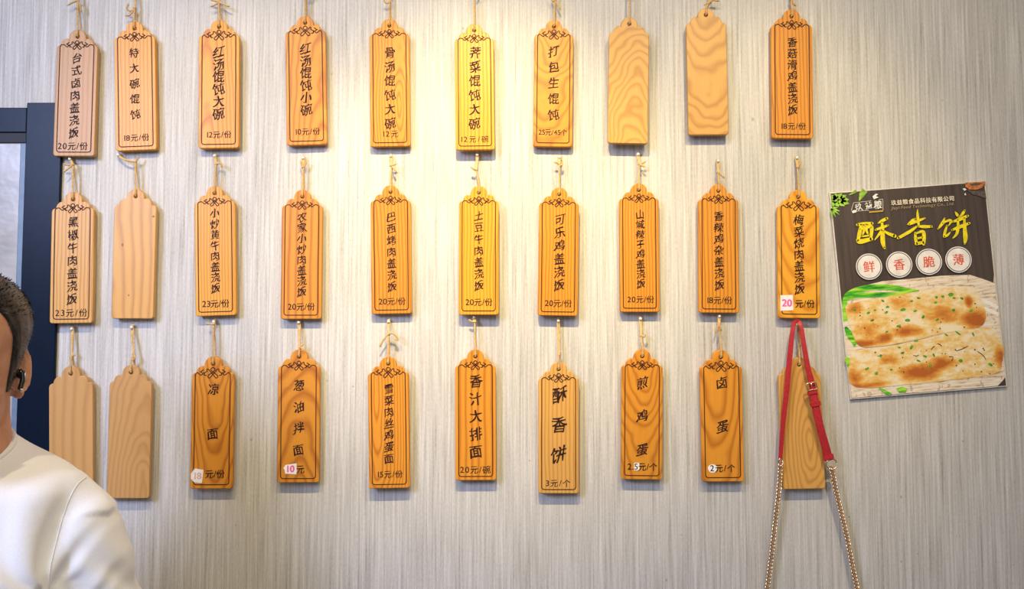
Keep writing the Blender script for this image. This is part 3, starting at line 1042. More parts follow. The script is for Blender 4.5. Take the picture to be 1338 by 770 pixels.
    sc = [(385, 235, 26, 14), (410, 295, 24, 14), (650, 150, 26, 16), (605, 162, 16, 10), (570, 165, 14, 14), (565, 195, 16, 10), (450, 242, 18, 10),
          (212, 295, 18, 9), (190, 252, 16, 11), (225, 238, 14, 9), (295, 220, 20, 11), (290, 250, 18, 10), (360, 325, 22, 11), (665, 238, 18, 12),
          (495, 275, 13, 16), (430, 187, 14, 9), (270, 185, 18, 8), (575, 290, 18, 9), (712, 172, 16, 9), (110, 235, 18, 10), (765, 240, 18, 11),
          (470, 170, 20, 9), (668, 170, 14, 8), (293, 358, 14, 8), (365, 165, 9, 5), (430, 445, 12, 20), (470, 520, 20, 9), (505, 495, 20, 9),
          (555, 490, 9, 18), (535, 550, 10, 18), (705, 520, 18, 14), (235, 590, 15, 14), (318, 570, 14, 8), (180, 565, 20, 9), (870, 542, 22, 12),
          (258, 492, 14, 15), (380, 476, 16, 9), (362, 446, 14, 9), (455, 410, 22, 8), (775, 372, 8, 20), (690, 365, 28, 7), (625, 375, 20, 7)]
    for (X, Y, a, b) in sc:
        n = 9
        ang = rr.uniform(-.6, .6)
        pts = []
        for k in range(n):
            t = 2 * math.pi * k / n
            e = rr.uniform(.75, 1.1)
            dx, dy = a * .68 * math.cos(t) * e, b * .68 * math.sin(t) * e
            pts.append(z2(X + dx * math.cos(ang) - dy * math.sin(ang), Y + dx * math.sin(ang) + dy * math.cos(ang)))
        mb.poly(pts, y)
    for pts in (((245, 672), (262, 672), (322, 704), (312, 712), (290, 710)), ((345, 676), (380, 664), (408, 676), (398, 696), (362, 698))):
        mo = MB()
        mo.poly([z2(*p) for p in pts], y)
        mo.build_flat('spring_onion_print', gm, root)
    for k in range(46):
        X, Y = (rr.uniform(120, 800), rr.uniform(190, 380)) if k % 2 else (rr.uniform(160, 900), rr.uniform(440, 600))
        if k % 2 and Y > 420 - X * .1:
            continue
        r_ = rr.uniform(2.5, 5)
        mo = MB()
        mo.poly([z2(X + r_ * math.cos(t), Y + r_ * math.sin(t)) for t in (0, 1, 2.1, 3.1, 4.2, 5.2)], y)
        mo.build_flat('sesame_print', sesm, root)
    for pts in (((800, 468), (830, 490), (845, 512)), ((680, 466), (720, 452), (745, 438)), ((640, 498), (662, 500), (655, 522)),
                ((540, 460), (550, 445), (560, 440)), ((440, 490), (460, 494), (470, 488)), ((575, 425), (590, 430), (600, 440))):
        mo = MB()
        mo.ribbon(spline([z2(*p) for p in pts], 4), 0.0011, y)
        mo.build_flat('scallion_curl_print', M_INK, root)
    mb.build_flat('scallion_print', plain('printed_scallion', (0.09, 0.33, 0.03), 0.35, var=.5, scale=150), root)

    # corner leaves
    y = nxt()
    mb = MB()
    stem = [z1(30, 128), z1(90, 150), z1(150, 185)]
    for (X, Y, X2, Y2, wd) in ((60, 160, 30, 130, 7), (60, 160, 60, 120, 7), (80, 155, 100, 118, 7), (95, 158, 130, 130, 6), (100, 165, 150, 160, 6),
                               (95, 172, 152, 190, 6), (80, 175, 120, 205, 6), (60, 175, 80, 210, 6), (45, 172, 40, 210, 6), (70, 165, 30, 170, 7)):
        mb.ribbon([Vector(z1(X, Y)), Vector(z1((X + X2) / 2, (Y + Y2) / 2)), Vector(z1(X2, Y2))], [wd * px * .8, wd * px * 1.1, .4 * px], y)
    for X2, Y2 in ((75, 215), (88, 240), (85, 265), (60, 280), (40, 290)):
        mb.ribbon([Vector(z1(28, 225)), Vector(z1((28 + X2) / 2, (225 + Y2) / 2 - 4)), Vector(z1(X2, Y2))], [1.5 * px, 2.6 * px, .4 * px], y - .00003)
    mb.ribbon([Vector(z1(258, 97)), Vector(z1(235, 130)), Vector(z1(218, 170))], [8 * px, 7 * px, .8 * px], y)
    mb.ribbon([Vector(z1(200, 100)), Vector(z1(175, 118)), Vector(z1(150, 130))], [4 * px, 3 * px, .5 * px], y)
    mb.build_flat('leaf_print', plain('printed_tropical_leaf', (0.30, 0.55, 0.05), 0.35, var=.55, scale=70), root)
    # clay bowl in the corner
    y = nxt()
    mb = MB()
    mb.poly([z1(*p) for p in ((935, 47), (1072, 38), (1074, 60), (1050, 82), (1010, 95), (965, 92), (938, 75))], y)
    mb.build_flat('bowl_print', plain('printed_clay', (0.50, 0.16, 0.04), 0.35, var=.5, scale=200), root)
    mb = MB()
    mb.poly([z1(*p) for p in ((960, 56), (1000, 50), (1040, 46), (1058, 52), (1030, 64), (985, 68))], nxt())
    mb.poly([z1(*p) for p in ((930, 85), (980, 100), (1040, 105), (1072, 100), (1080, 155), (1040, 140), (985, 125))], y)
    mb.build_flat('cloth_print', plain('printed_dark_cloth', (0.10, 0.075, 0.055), 0.4, var=.4, scale=200), root)  # flat dark print inside the bowl and below it
    mb = MB()
    mb.poly([z1(*p) for p in ((918, 88), (935, 84), (945, 95), (930, 102))], nxt())
    mb.poly([z1(*p) for p in ((930, 122), (937, 116), (943, 130), (933, 133))], lay[0])
    mb.build_flat('garlic_print', plain('printed_white', (0.8, 0.74, 0.66), 0.4), root)

    white = plain('printed_white_ink', (0.82, 0.78, 0.72), 0.35)
    yel = plain('printed_yellow', (0.82, 0.66, 0.012), 0.35, var=.18, scale=120)
    redp = plain('printed_red', (0.70, 0.10, 0.05), 0.35)
    gold = plain('printed_gold', (0.42, 0.30, 0.14), 0.35)
    y = nxt()
    tilt = R(4.3) - phi
    # logo
    mb = MB()
    for ch, X, Y, s in (('玖', 215, 212, 9.8), ('益', 282, 202, 9.8), ('粮', 345, 196, 11)):
        x, z = z1(X, Y)
        put_glyph(mb, ch, x, z, s * px * 1.08, y, 1.0, bold=.005)
    fr_ = [(165, 183), (372, 158), (376, 232), (285, 244)]
    for a, b in (((165, 236), (180, 183)), ((180, 183), (300, 170)), ((350, 162), (378, 158)), ((378, 158), (380, 232)), ((200, 240), (285, 234))):
        mb.ribbon([Vector(z1(*a)), Vector(z1(*b))], 0.5 * px, y)
    mb.poly([z1(*p) for p in ((308, 140), (330, 122), (348, 124), (330, 138), (352, 146), (330, 154), (318, 160))], y)
    mb.poly([z1(*p) for p in ((168, 240), (185, 232), (202, 236), (198, 248), (175, 254))], y)
    mb.build_flat('logo_lettering', white, root)
    mb = MB()
    mb.ribbon([Vector(z1(285, 247)), Vector(z1(380, 238))], 2.0 * px, y)
    mb.build_flat('logo_strip', plain('printed_orange', (0.55, 0.33, 0.05), .4), root)
    # company line
    mb = MB()
    x, z = z1(648, 168)
    put_line(mb, '玖益粮食品科技有限公司', x, z, 84 * px, 7.2 * px, y, 0.0, bold=.035, rot=tilt)
    mb.build_flat('company_lettering', plain('printed_cream', (0.75, 0.66, 0.50), .4), root)
    mb = MB()
    x, z = z1(650, 203)
    put_line(mb, 'Jiuyi Food Technology Co., Ltd.', x, z, 83 * px, 5.6 * px, y, 0.3, shear=.25, rot=tilt)
    mb.build_flat('english_lettering', gold, root)

    # the brushed headline, stroke by stroke
    strokes = [
        (((206, 332), (250, 326), (306, 322)), (14, 18, 14)), (((232, 328), (220, 390), (210, 440)), (12, 20, 14)),
        (((222, 362), (285, 346), (302, 352), (300, 400), (296, 436)), (8, 16, 20, 16, 12)), (((248, 330), (250, 370), (240, 402)), (12, 13, 6)),
        (((270, 328), (268, 370), (280, 398)), (12, 13, 8)), (((206, 436), (225, 446), (300, 428)), (14, 24, 18)), (((235, 412), (290, 404)), (8, 9)),
        (((405, 290), (375, 304), (345, 322)), (14, 16, 5)), (((330, 366), (370, 352), (412, 336)), (10, 15, 9)),
        (((372, 312), (376, 380), (378, 450), (390, 490)), (10, 20, 22, 12)), (((372, 366), (350, 400), (322, 436)), (12, 12, 4)),
        (((384, 372), (415, 392), (458, 408)), (8, 15, 18)),
        (((612, 228), (614, 280), (622, 345)), (4, 14, 10)), (((596, 292), (575, 306), (545, 330)), (10, 14, 6)),
        (((556, 330), (610, 308), (662, 288)), (10, 14, 8)), (((612, 340), (560, 378), (482, 422)), (8, 16, 14)),
        (((618, 342), (655, 345), (706, 344)), (8, 16, 12)), (((596, 388), (600, 430), (606, 464)), (10, 16, 12)),
        (((596, 394), (640, 378), (654, 388), (656, 430), (654, 464)), (8, 14, 18, 18, 14)), (((606, 426), (648, 416)), (9, 10)),
        (((604, 460), (656, 452)), (16, 16)),
        (((796, 286), (782, 320), (752, 360)), (6, 16, 8)), (((780, 322), (820, 304), (838, 308), (822, 340)), (8, 12, 14, 4)),
        (((812, 338), (798, 380), (792, 412)), (8, 14, 12)), (((792, 412), (815, 402), (836, 380)), (12, 12, 4)),
        (((868, 246), (878, 262), (890, 278)), (6, 14, 10)), (((930, 236), (918, 256), (896, 280)), (10, 14, 5)),
        (((852, 312), (900, 294), (952, 272)), (10, 18, 12)), (((846, 368), (900, 346), (962, 322)), (10, 18, 12)),
        (((884, 298), (886, 350), (876, 395), (850, 424)), (10, 15, 14, 5)), (((928, 284), (932, 370), (936, 425), (930, 462)), (10, 20, 22, 8))]
    mb = MB()
    yy = nxt()
    for k, (pts, wd) in enumerate(strokes):
        p = spline([z1(*a) for a in pts], 6)
        ww = [w_[0] / 5.186 * px * 1.35 for w_ in spline([(b, 0) for b in wd], 6)]
        mb.ribbon(p, ww, yy - 0.00002 * k)
        for e, rr_ in ((p[0], ww[0]), (p[-1], ww[-1])):
            mb.poly([(e.x + rr_ * .5 * math.cos(t * .785), e.y + rr_ * .5 * math.sin(t * .785)) for t in range(8)], yy - 0.00002 * k)
    mb.build_flat('headline_lettering', yel, root)
    # four white badges
    y = nxt(8)
    for ch, X, Y in (('鲜', 283, 616), ('香', 487, 602), ('脆', 688, 583), ('薄', 888, 568)):
        x, z = z1(X, Y)
        r0 = 89 / 5.186 * px
        mb = MB()
        mb.poly([(x + r0 * math.cos(2 * math.pi * k / 40), z + r0 * math.sin(2 * math.pi * k / 40)) for k in range(40)], y)
        b_ = mb.build_flat('badge', white, root)
        mb = MB()
        r1 = r0 * .90
        mb.ribbon([(x + r1 * math.cos(2 * math.pi * k / 40), z + r1 * math.sin(2 * math.pi * k / 40)) for k in range(41)], 1.0 * px, y - 0.0001)
        mb.build_flat('badge_ring', m, b_)
        mb = MB()
        put_glyph(mb, ch, x, z, 15.5 * px, y - 0.0001, 0.0, bold=.022, rot=tilt)
        mb.build_flat('badge_lettering', redp, b_)


poster()


# ------------------------------------------------------------------ red strap with gold chains
def strap():
    top = at(1042.5, 421, -0.008)
    root = empty('bag_strap', (top.x, 0, top.z), 'red leather bag strap with gold chains hanging over the blank plaque', 'bag strap')
    o = root.location.copy()

    def pt(px, py, y):
        return at(px, py, y) - o

    def band(mb, pts, wd, th, up=None):
        """a leather band: pts are 3-D, wd its widths across"""
        pts = [Vector(p) for p in pts]
        n = len(pts)
        rings = []
        for i, p in enumerate(pts):
            t = (pts[min(n - 1, i + 1)] - pts[max(0, i - 1)]).normalized()
            nrm = Vector((0, -1, 0)) - t * (-t.y)
            nrm = nrm.normalized() if nrm.length > .1 else Vector((0, 0, 1))
            s = t.cross(nrm)
            a = wd[i] / 2
            rings.append([p + s * a + nrm * th * .3, p + s * a * .9 + nrm * th * .5, p - s * a * .9 + nrm * th * .5, p - s * a + nrm * th * .3,
                          p - s * a - nrm * th * .3, p - s * a * .9 - nrm * th * .5, p + s * a * .9 - nrm * th * .5, p + s * a - nrm * th * .3])
        mb.loft(rings)
    k = 1.31e-3
    # over the pin and down the left side
    yl = -0.028
    P1 = [pt(1046, 437, -0.024), pt(1047, 426, -0.022), pt(1043.5, 420.2, -0.020), pt(1038, 422, -0.023), pt(1035.5, 434, -0.027), pt(1032, 465, -0.030), pt(1028, 510, -0.031),
          pt(1023, 555, -0.029), pt(1019.5, 600, -0.026)]
    W1 = [4, 4.5, 5, 5.5, 6.0, 7.0, 7.0, 6.2, 5.2]
    mb = MB()
    pp = spline(P1, 6)
    ww = [q[0] * k for q in spline([(a, 0) for a in W1], 6)]
    band(mb, pp, ww, 0.0024)
    a_ = mb.build('strap_band', M_RED, root, False)
    # right side down to the buckle
    P2 = [pt(1043, 421.5, -0.0225), pt(1047, 427, -0.025), pt(1050, 448, -0.028), pt(1055, 478, -0.030), pt(1060.5, 500, -0.030), pt(1064, 520, -0.0285)]
    W2 = [4, 5, 6, 7, 8, 8]
    mb = MB()
    band(mb, spline(P2, 6), [q[0] * k for q in spline([(a, 0) for a in W2], 6)], 0.0024)
    mb.build('strap_band', M_RED, root)
    # doubled lower part with the holes
    P3 = [pt(1061.5, 508, -0.0335), pt(1065.5, 530, -0.034), pt(1072, 560, -0.0335), pt(1079, 585, -0.031), pt(1083, 602, -0.028)]
    mb = MB()
    band(mb, spline(P3, 6), [q[0] * k for q in spline([(a, 0) for a in (11, 10.5, 10, 10.5, 11)], 6)], 0.0034)
    lower = mb.build('strap_band', M_RED, root)
    # keepers
    for (cx, cy, dx, dy, wd, hh, yk) in ((1065.5, 528, .22, 1, 13.5, 5.5, -.0345), (1061.5, 513, .2, 1, 13, 4, -.0340), (1082.2, 597.5, .25, 1, 14, 6, -.0285)):
        t = Vector((dx, 0, -dy)).normalized()
        c = pt(cx, cy, yk)
        mb = MB()
        band(mb, [c - t * hh * k * .5, c + t * hh * k * .5], [wd * k, wd * k], 0.0064)
        mb.build('keeper_loop', M_RED, root)
    # stitching along the lower band
    mb = MB()
    p3 = spline(P3, 10)
    for s in (-1, 1):
        for i in range(3, len(p3) - 3, 2):
            t = (p3[i + 1] - p3[i]).normalized()
            sd = t.cross(Vector((0, -1, 0))).normalized() * s * 4.0 * k
            c = p3[i] + sd + Vector((0, -0.0018, 0))
            mb.tube([c - t * .001, c + t * .001], 0.0003, 5)
    mb.build('stitching', M_REDDARK, root)
    # buckle: rounded rectangular frame and prong
    t = Vector((.2, 0, -1)).normalized()
    s = Vector((1, 0, .2)).normalized()
    c = pt(1060.5, 505, -.036)
    fr = []
    for a, b in ((-1, -1), (1, -1), (1, 1), (-1, 1)):
        fr.append(c + s * a * 6.6 * k + t * b * 4.6 * k)
    loop = []
    for i in range(4):
        p0, p1 = fr[i], fr[(i + 1) % 4]
        loop += [p0.lerp(p1, .15), p0.lerp(p1, .5), p0.lerp(p1, .85)]
    mb = MB()
    mb.tube(spline(loop, 4, True), 0.0011, 8, True)
    bk = mb.build('buckle', M_GOLD, root, True)
    mb = MB()
    mb.tube([c + t * 4.6 * k, c - t * 5.2 * k + Vector((0, -.001, 0))], [.0009, .0007], 8)
    mb.build('buckle_prong', M_GOLD, bk, True)
    # end rings
    rings = []
    for (cx, cy, ra, rb, yk) in ((1086.5, 606.5, 7.2, 7.0, -.028), (1020, 604, 3.0, 5.0, -.026)):
        c = pt(cx, cy, yk)
        mb = MB()
        mb.tube([c + Vector((ra * k * math.cos(q), .0012 * math.sin(2 * q), rb * k * math.sin(q))) for q in [2 * math.pi * i / 28 for i in range(28)]],
                0.0013, 8, True)
        mb.build('end_ring', M_GOLD, root, True)
    # chains
    proto = None
    for path in ([(1019.5, 609, -.025), (1017.5, 640, -.021), (1013, 680, -.018), (1008, 725, -.016), (1002.5, 770, -.016), (1000, 795, -.016)],
                 [(1087, 613.5, -.027), (1092, 640, -.022), (1099, 670, -.019), (1107, 705, -.017), (1114, 742, -.016), (1120, 770, -.016), (1125, 795, -.016)]):
        pts = spline([pt(*p) for p in path], 30)
        ch = bpy.data.objects.new('chain', None)
        ch.empty_display_size = 0.01
        link(ch, root)
        step = 0.0062
        acc, want, idx = 0.0, 0.0, 0
        for i in range(len(pts) - 1):
            seg = pts[i + 1] - pts[i]
            while want <= acc + seg.length:
                p = pts[i] + seg * ((want - acc) / seg.length)
                d = seg.normalized()
                if proto is None:
                    mb = MB()
                    mb.tube([(0.0042 * math.cos(q), 0.0006 * math.sin(2 * q), 0.0050 * math.sin(q)) for q in [2 * math.pi * j / 18 for j in range(18)]],
                            0.00150, 7, True)
                    proto = mb.build('chain_link', M_GOLD, ch, True)
                    lk = proto
                else:
                    lk = proto.copy()
                    COL.objects.link(lk)
                    lk.parent = ch
                lk.location = p
                q = Vector((0, 0, -1)).rotation_difference(d)
                from mathutils import Quaternion
                tw = Quaternion((0, 0, 1), R(40))
                lean = Quaternion((0, 1, 0), R(-38))
                lk.rotation_mode = 'QUATERNION'
                lk.rotation_quaternion = q @ lean @ tw
                want += step
            acc += seg.length


strap()


# ------------------------------------------------------------------ the man at the left
def skin_mat():
    m, nt, bs = new_mat('skin')
    tc = nd(nt, 'ShaderNodeTexCoord').outputs['Object']
    f = noise_n(nt, tc, 45, 4, 0.6)
    f2 = noise_n(nt, tc, 420, 2, 0.5)
    c = ramp(nt, f, [(0.3, (0.44, 0.195, 0.105)), (0.7, (0.58, 0.290, 0.170))])
    nt.links.new(c, bs.inputs['Base Color'])
    bs.inputs['Roughness'].default_value = 0.48
    bs.inputs['Subsurface Weight'].default_value = 0.12
    bs.inputs['Subsurface Radius'].default_value = (0.010, 0.004, 0.002)
    bump(nt, bs, f2, 0.12, 0.001)
    return m


HEADP = [(-0.119, .010, -.070, -.030), (-0.114, .024, -.083, -.004), (-0.104, .038, -.091, .020), (-0.090, .047, -.094, .038), (-0.070, .055, -.095, .056),
         (-0.045, .061, -.096, .074), (-0.020, .066, -.096, .090), (0.005, .0705, -.094, .098), (0.035, .0755, -.098, .101), (0.056, .073, -.095, .096),
         (0.074, .066, -.084, .085), (0.089, .052, -.063, .067), (0.100, .033, -.040, .045), (0.106, .014, -.016, .022)]


def head_prof(z):
    P_ = HEADP
    if z <= P_[0][0]:
        return P_[0][1:]
    if z >= P_[-1][0]:
        return P_[-1][1:]
    for i in range(len(P_) - 1):
        if P_[i][0] <= z <= P_[i + 1][0]:
            t = (z - P_[i][0]) / (P_[i + 1][0] - P_[i][0])
            p0, p1, p2, p3 = P_[max(0, i - 1)], P_[i], P_[i + 1], P_[min(len(P_) - 1, i + 2)]
            out = []
            for k in (1, 2, 3):
                out.append(0.5 * (2 * p1[k] + (p2[k] - p0[k]) * t + (2 * p0[k] - 5 * p1[k] + 4 * p2[k] - p3[k]) * t * t +
                                  (3 * p1[k] - p0[k] - 3 * p2[k] + p3[k]) * t ** 3))
            return out


def gs(x, s):
    return math.exp(-(x / s) ** 2)


def head_point(th, z, extra=0.0):
    """th from the front (-Y) towards his left (+X)"""
    hw, fy, by = head_prof(z)
    yc = fy * 0.30 + by * 0.42
    c, s = math.cos(th), math.sin(th)
    n = 2.25
    ex = 2 / n
    x = hw * math.copysign(abs(s) ** ex, s)
    d = abs(c) ** ex
    y = yc - (yc - fy) * d if c >= 0 else yc + (by - yc) * d
    front = max(0.0, c)
    y0 = 0.0
    if c > 0:
        ax = abs(x)
        y0 -= 0.024 * gs(z + 0.036, 0.010) * gs(x, 0.012) + 0.013 * gs(z + 0.018, 0.016) * gs(x, 0.0085) + 0.005 * gs(z - 0.004, 0.014) * gs(x, 0.010)
        y0 -= 0.009 * gs(z + 0.040, 0.007) * gs(ax - 0.013, 0.007)
        y0 += 0.0095 * gs(z, 0.012) * gs(ax - 0.032, 0.016)
        y0 -= 0.0050 * gs(z - 0.020, 0.010) * gs(ax - 0.030, 0.020)
        y0 -= 0.0040 * gs(z + 0.028, 0.016) * gs(ax - 0.045, 0.016)
        y0 -= 0.0060 * gs(z + 0.066, 0.0055) * gs(x, 0.020) + 0.0055 * gs(z + 0.077, 0.0055) * gs(x, 0.017)
        y0 += 0.0040 * gs(z + 0.0715, 0.0028) * gs(x, 0.022)
        y0 += 0.0035 * gs(z + 0.090, 0.008) * gs(x, 0.020)
        y0 -= 0.0050 * gs(z + 0.106, 0.010) * gs(x, 0.018)
        y0 *= min(1.0, front * 1.6)
    p = Vector((x, y + y0, z))
    if extra:
        ctr = Vector((0, yc, min(z, 0.03) * 0.6))
        p += (p - ctr).normalized() * extra
    return p


def ellipse_ring(cx, cy, cz, rx, ry, n=40, pw=2.3, tilt=0.0):
    out = []
    for k in range(n):
        a = 2 * math.pi * k / n
        c, s = math.cos(a), math.sin(a)
        x = rx * math.copysign(abs(c) ** (2 / pw), c)
        y = ry * math.copysign(abs(s) ** (2 / pw), s)
        out.append(Vector((cx + x, cy + y, cz + tilt * y)))
    return out


def remeshed(mb, voxel, name, smooth_it=4):
    o = mb.build(name, None)
    m = o.modifiers.new('r', 'REMESH')
    m.mode = 'VOXEL'
    m.voxel_size = voxel
    s = o.modifiers.new('s', 'SMOOTH')
    s.factor = 0.5
    s.iterations = smooth_it
    me = evaluated_mesh(o)
    old = o.data
    bpy.data.objects.remove(o)
    bpy.data.meshes.remove(old)
    me.name = name
    me.polygons.foreach_set('use_smooth', [True] * len(me.polygons))
    return me


def person():
    D = 1.10
    dx, dz = (-64 - CX) / FPX, -(470 - CY) / FPX
    E_ = CAM + Vector((dx, math.cos(PITCH) - dz * math.sin(PITCH), math.sin(PITCH) + dz * math.cos(PITCH))) * D
    H = E_.z                                   # height of the eyes above the floor
    yaw = R(10)
    head_yaw = R(22)
    root = empty('person', (E_.x, E_.y + 0.02, 0), 'man with short black hair in a white crew-neck t-shirt, at the left edge', 'person',
                 None, (0, 0, yaw))
    skin = skin_mat()
    hr = Matrix.Rotation(head_yaw - yaw, 4, 'Z')
    HM = Matrix.Translation((0, -0.02, H)) @ hr

    body = MB()
    # head
    rings = []
    N, KZ = 72, 62
    for i in range(KZ):
        z = -0.119 + (0.225) * i / (KZ - 1)
        rings.append([HM @ head_point(2 * math.pi * k / N, z) for k in range(N)])
    body.loft(rings)
    # ears: bowl with a rolled rim and a lobe
    for s in (-1, 1):
        ear = MB()
        base = Vector((s * 0.0665, 0.012, -0.016))
        out = Vector((s * 0.80, 0.60, 0)).normalized()
        fwd = Vector((-s * 0.60 * s * s, 0.80, 0))
        fwd = Vector((-out.y * s, out.x * s, 0)).normalized() * 1.0
        rim = []
        for k in range(17):
            a = R(-70 + 300 * k / 16)
            rr_ = 1.0 - 0.12 * (math.sin(a) < 0)
            u = 0.0155 * math.cos(a)
            v = 0.031 * math.sin(a) * rr_
            rim.append((u, v))
        e_ = Vector((s * 0.40, 0.917, 0))
        nr_ = Vector((s * 0.917, -0.40, 0))
        ctr = base + e_ * 0.0130 - nr_ * 0.001
        ear.tube([ctr + e_ * u + nr_ * (0.0022 + 0.0015 * math.cos(v * 60)) + Vector((0, 0, v)) for (u, v) in rim], 0.0032, 8)
        disc = []
        for (k_, of) in ((.35, -.0045), (.85, -.003), (.95, .0), (.6, .0006)):
            disc.append([ctr + e_ * (.0150 * k_ * math.cos(q)) + nr_ * of + Vector((0, 0, .029 * k_ * math.sin(q))) for q in
                         [2 * math.pi * j / 28 for j in range(28)]])
        ear.loft(disc)
        ear.tube([ctr + e_ * (.0065 * math.cos(R(q))) + nr_ * .0026 + Vector((0, 0, .003 + .017 * math.sin(R(q)))) for q in range(-50, 150, 20)], .0026, 8)
        ear.sphere(ctr - e_ * .003 + Vector((0, 0, -.0285)), (.0068, .0068, .0080))
        ear.sphere(ctr - e_ * .011 + nr_ * .003 + Vector((0, 0, -.006)), (.0042, .0050, .0070))
        ear.sphere(ctr - e_ * .012 - nr_ * .004, (.006, .009, .022))
        body.add([HM @ v for v in ear.v], ear.f)
    # neck, torso and arms (the torso sits inside the shirt)
    nk = []
    for (z, rx, ry, yo) in ((-.045, .050, .054, .012), (-.075, .0495, .055, .016), (-.10, .051, .056, .020), (-.13, .054, .060, .024), (-.16, .068, .066, .028),
                            (-.20, .10, .075, .03), (-.26, .130, .09, .03), (-.40, .130, .100, .02), (-.60, .130, .105, .02), (-.68, .130, .10, .02)):
        nk.append(ellipse_ring(0, yo, H + z, rx, ry))
    body.loft(nk)
    sh = Vector((0.170, 0.03, H - 0.225))
    for s in (-1, 1):
        m_ = lambda x, y, z: Vector((s * x, y, z))
        S0, S1, S2, S3 = m_(.120, .03, H - .215), m_(.180, .035, H - .47), m_(.185, -.13, H - .60), m_(.150, -.225, H - .645)
        path = spline([S0, S0.lerp(S1, .5), S1, S1.lerp(S2, .5), S2, S3], 6)
        n = len(path)
        rad = [0.047 - 0.021 * (i / (n - 1)) for i in range(n)]
        body.tube(path, rad, 16)
    me = remeshed(body, 0.0030, 'body', 3)
    # hands
    hand = MB()
    for s in (-1, 1):
        w_ = Vector((s * .150, -.225, H - .645))
        d = Vector((-s * .32, -.92, -.18)).normalized()
        side = Vector((-s * .92, .32, 0)).normalized()
        up = d.cross(side).normalized()
        if up.z < 0:
            up = -up
        palm = []
        for (t, wd, hh) in ((-.03, .024, .020), (0, .026, .017), (.03, .036, .015), (.06, .041, .0135), (.085, .040, .011)):
            palm.append([w_ + d * t + side * wd * math.cos(2 * math.pi * k / 14) + up * hh * math.sin(2 * math.pi * k / 14) for k in range(14)])
        hand.loft(palm)
        for (o_, ln, r_) in ((.030, .070, .0088), (.010, .078, .0092), (-.011, .073, .0088), (-.030, .056, .0078)):
            b = w_ + d * .078 + side * o_
            hand.tube(spline([b, b + d * ln * .45 + up * .004, b + d * ln * .78 - up * .008, b + d * ln * .95 - up * .022], 4),
                      [r_ * (1 - .25 * i / 12) for i in range(13)], 10)
        b = w_ + d * .020 + side * .026
        hand.tube(spline([b, b + d * .03 + side * .020 - up * .004, b + d * .058 + side * .026 - up * .010], 4), [.0105 - .0003 * i for i in range(9)], 10)
    bm = bmesh.new()
    bm.from_mesh(me)
    b0 = [bm.verts.new(v) for v in hand.v]
    for f in hand.f:
        try:
            bm.faces.new([b0[i] for i in f])
        except ValueError:
            pass
    bmesh.ops.recalc_face_normals(bm, faces=bm.faces[:])
    bm.to_mesh(me)
    bm.free()
    me.polygons.foreach_set('use_smooth', [True] * len(me.polygons))
    me.materials.clear()
    me.materials.append(skin)
    bo = link(bpy.data.objects.new('body', me), root)

    # eyes, lids and brows
    eyem, nt, bs = new_mat('eye')
    tc = nd(nt, 'ShaderNodeTexCoord').outputs['Object']
    ln = nd(nt, 'ShaderNodeVectorMath', operation='LENGTH')
    mp = mapping(nt, tc, (1, 0, 1))
    nt.links.new(mp, ln.inputs[0])
    nt.links.new(ramp(nt, math_n(nt, 'MULTIPLY', ln.outputs['Value'], 100), [(0.25, (0.004, 0.003, 0.003)), (0.30, (0.05, 0.02, 0.01)), (0.55, (0.04, 0.018, 0.01)),
                                                                              (0.60, (0.72, 0.66, 0.62))]), bs.inputs['Base Color'])
    bs.inputs['Roughness'].default_value = 0.1
    lid = MB()
    brow = MB()
    rr = random.Random(3)
    for s in (-1, 1):
        c = Vector((s * .032, -.0790, 0.0))
        mb = MB()
        mb.sphere((0, 0, 0), 0.0096, 20, 14)
        e = mb.build('eye', eyem, root, True)
        e.matrix_local = HM @ Matrix.Translation(c + Vector((0, .0008, 0)))
        for sg, zz in ((1, 1), (-1, -1)):
            pts = []
            for k in range(9):
                a = R(-62 + 124 * k / 8)
                el = (0.0062 if sg > 0 else -0.0056) * math.cos(a * 1.35)
                pts.append(HM @ (c + Vector((0.0125 * math.sin(a), -0.0112 * math.cos(a) - .0008, el + .0004))))
            lid.tube(pts, [0.0013 + 0.0009 * math.sin(math.pi * k / 8) for k in range(9)], 7)
        for k in range(150):
            t = rr.random()
            x = s * (.014 + .040 * t)
            z = 0.0185 + 0.006 * math.sin(math.pi * min(1, t * 1.05)) - .004 * t + rr.uniform(-1, 1) * .0032 * (1 - t * .6)
            th = math.asin(max(-.95, min(.95, x / .075)))
            p = head_point(th, z)
            # walk the angle to reach the wanted x
            for _ in range(6):
                th += (x - p.x) * 9
                p = head_point(th, z)
            q = p + Vector((s * .006, -.0012, .0016 - .003 * t))
            brow.tube([HM @ (p + Vector((0, .0008, 0))), HM @ q], [.00055, .0002], 4)
    lid.build('eyelid', skin, root, True)
    lips = MB()
    vs, fs = [], []
    for i in range(17):
        x = -.0245 + .049 * i / 16
        k = max(0.0, 1 - (x / .0245) ** 2) ** .6
        for j in range(9):
            t = j / 8
            z = -.0715 + (-.0095 + .0170 * t) * k - .001 * (1 - k)
            th = x / .08
            for _ in range(14):
                p = head_point(th, z)
                th += (x - p.x) * 6
            e = 0.0016 * k * abs(math.sin(2 * math.pi * t)) + .0004 * k - .0006 * (1 - k)
            vs.append(HM @ (head_point(th, z) + Vector((0, -e, 0))))
    for i in range(16):
        for j in range(8):
            fs.append([i * 9 + j, i * 9 + j + 1, i * 9 + 10 + j, i * 9 + 9 + j])
    lips.add(vs, fs)
    lips.build('lips', plain('lip_skin', (.42, .13, .10), .4), root, True)
    hairm, nt, bs = new_mat('black_hair')
    tc = nd(nt, 'ShaderNodeTexCoord').outputs['Object']
    f = noise_n(nt, tc, 300, 3, .6)
    nt.links.new(ramp(nt, f, [(.3, (0.010, 0.008, 0.007)), (.7, (0.034, 0.027, 0.024))]), bs.inputs['Base Color'])
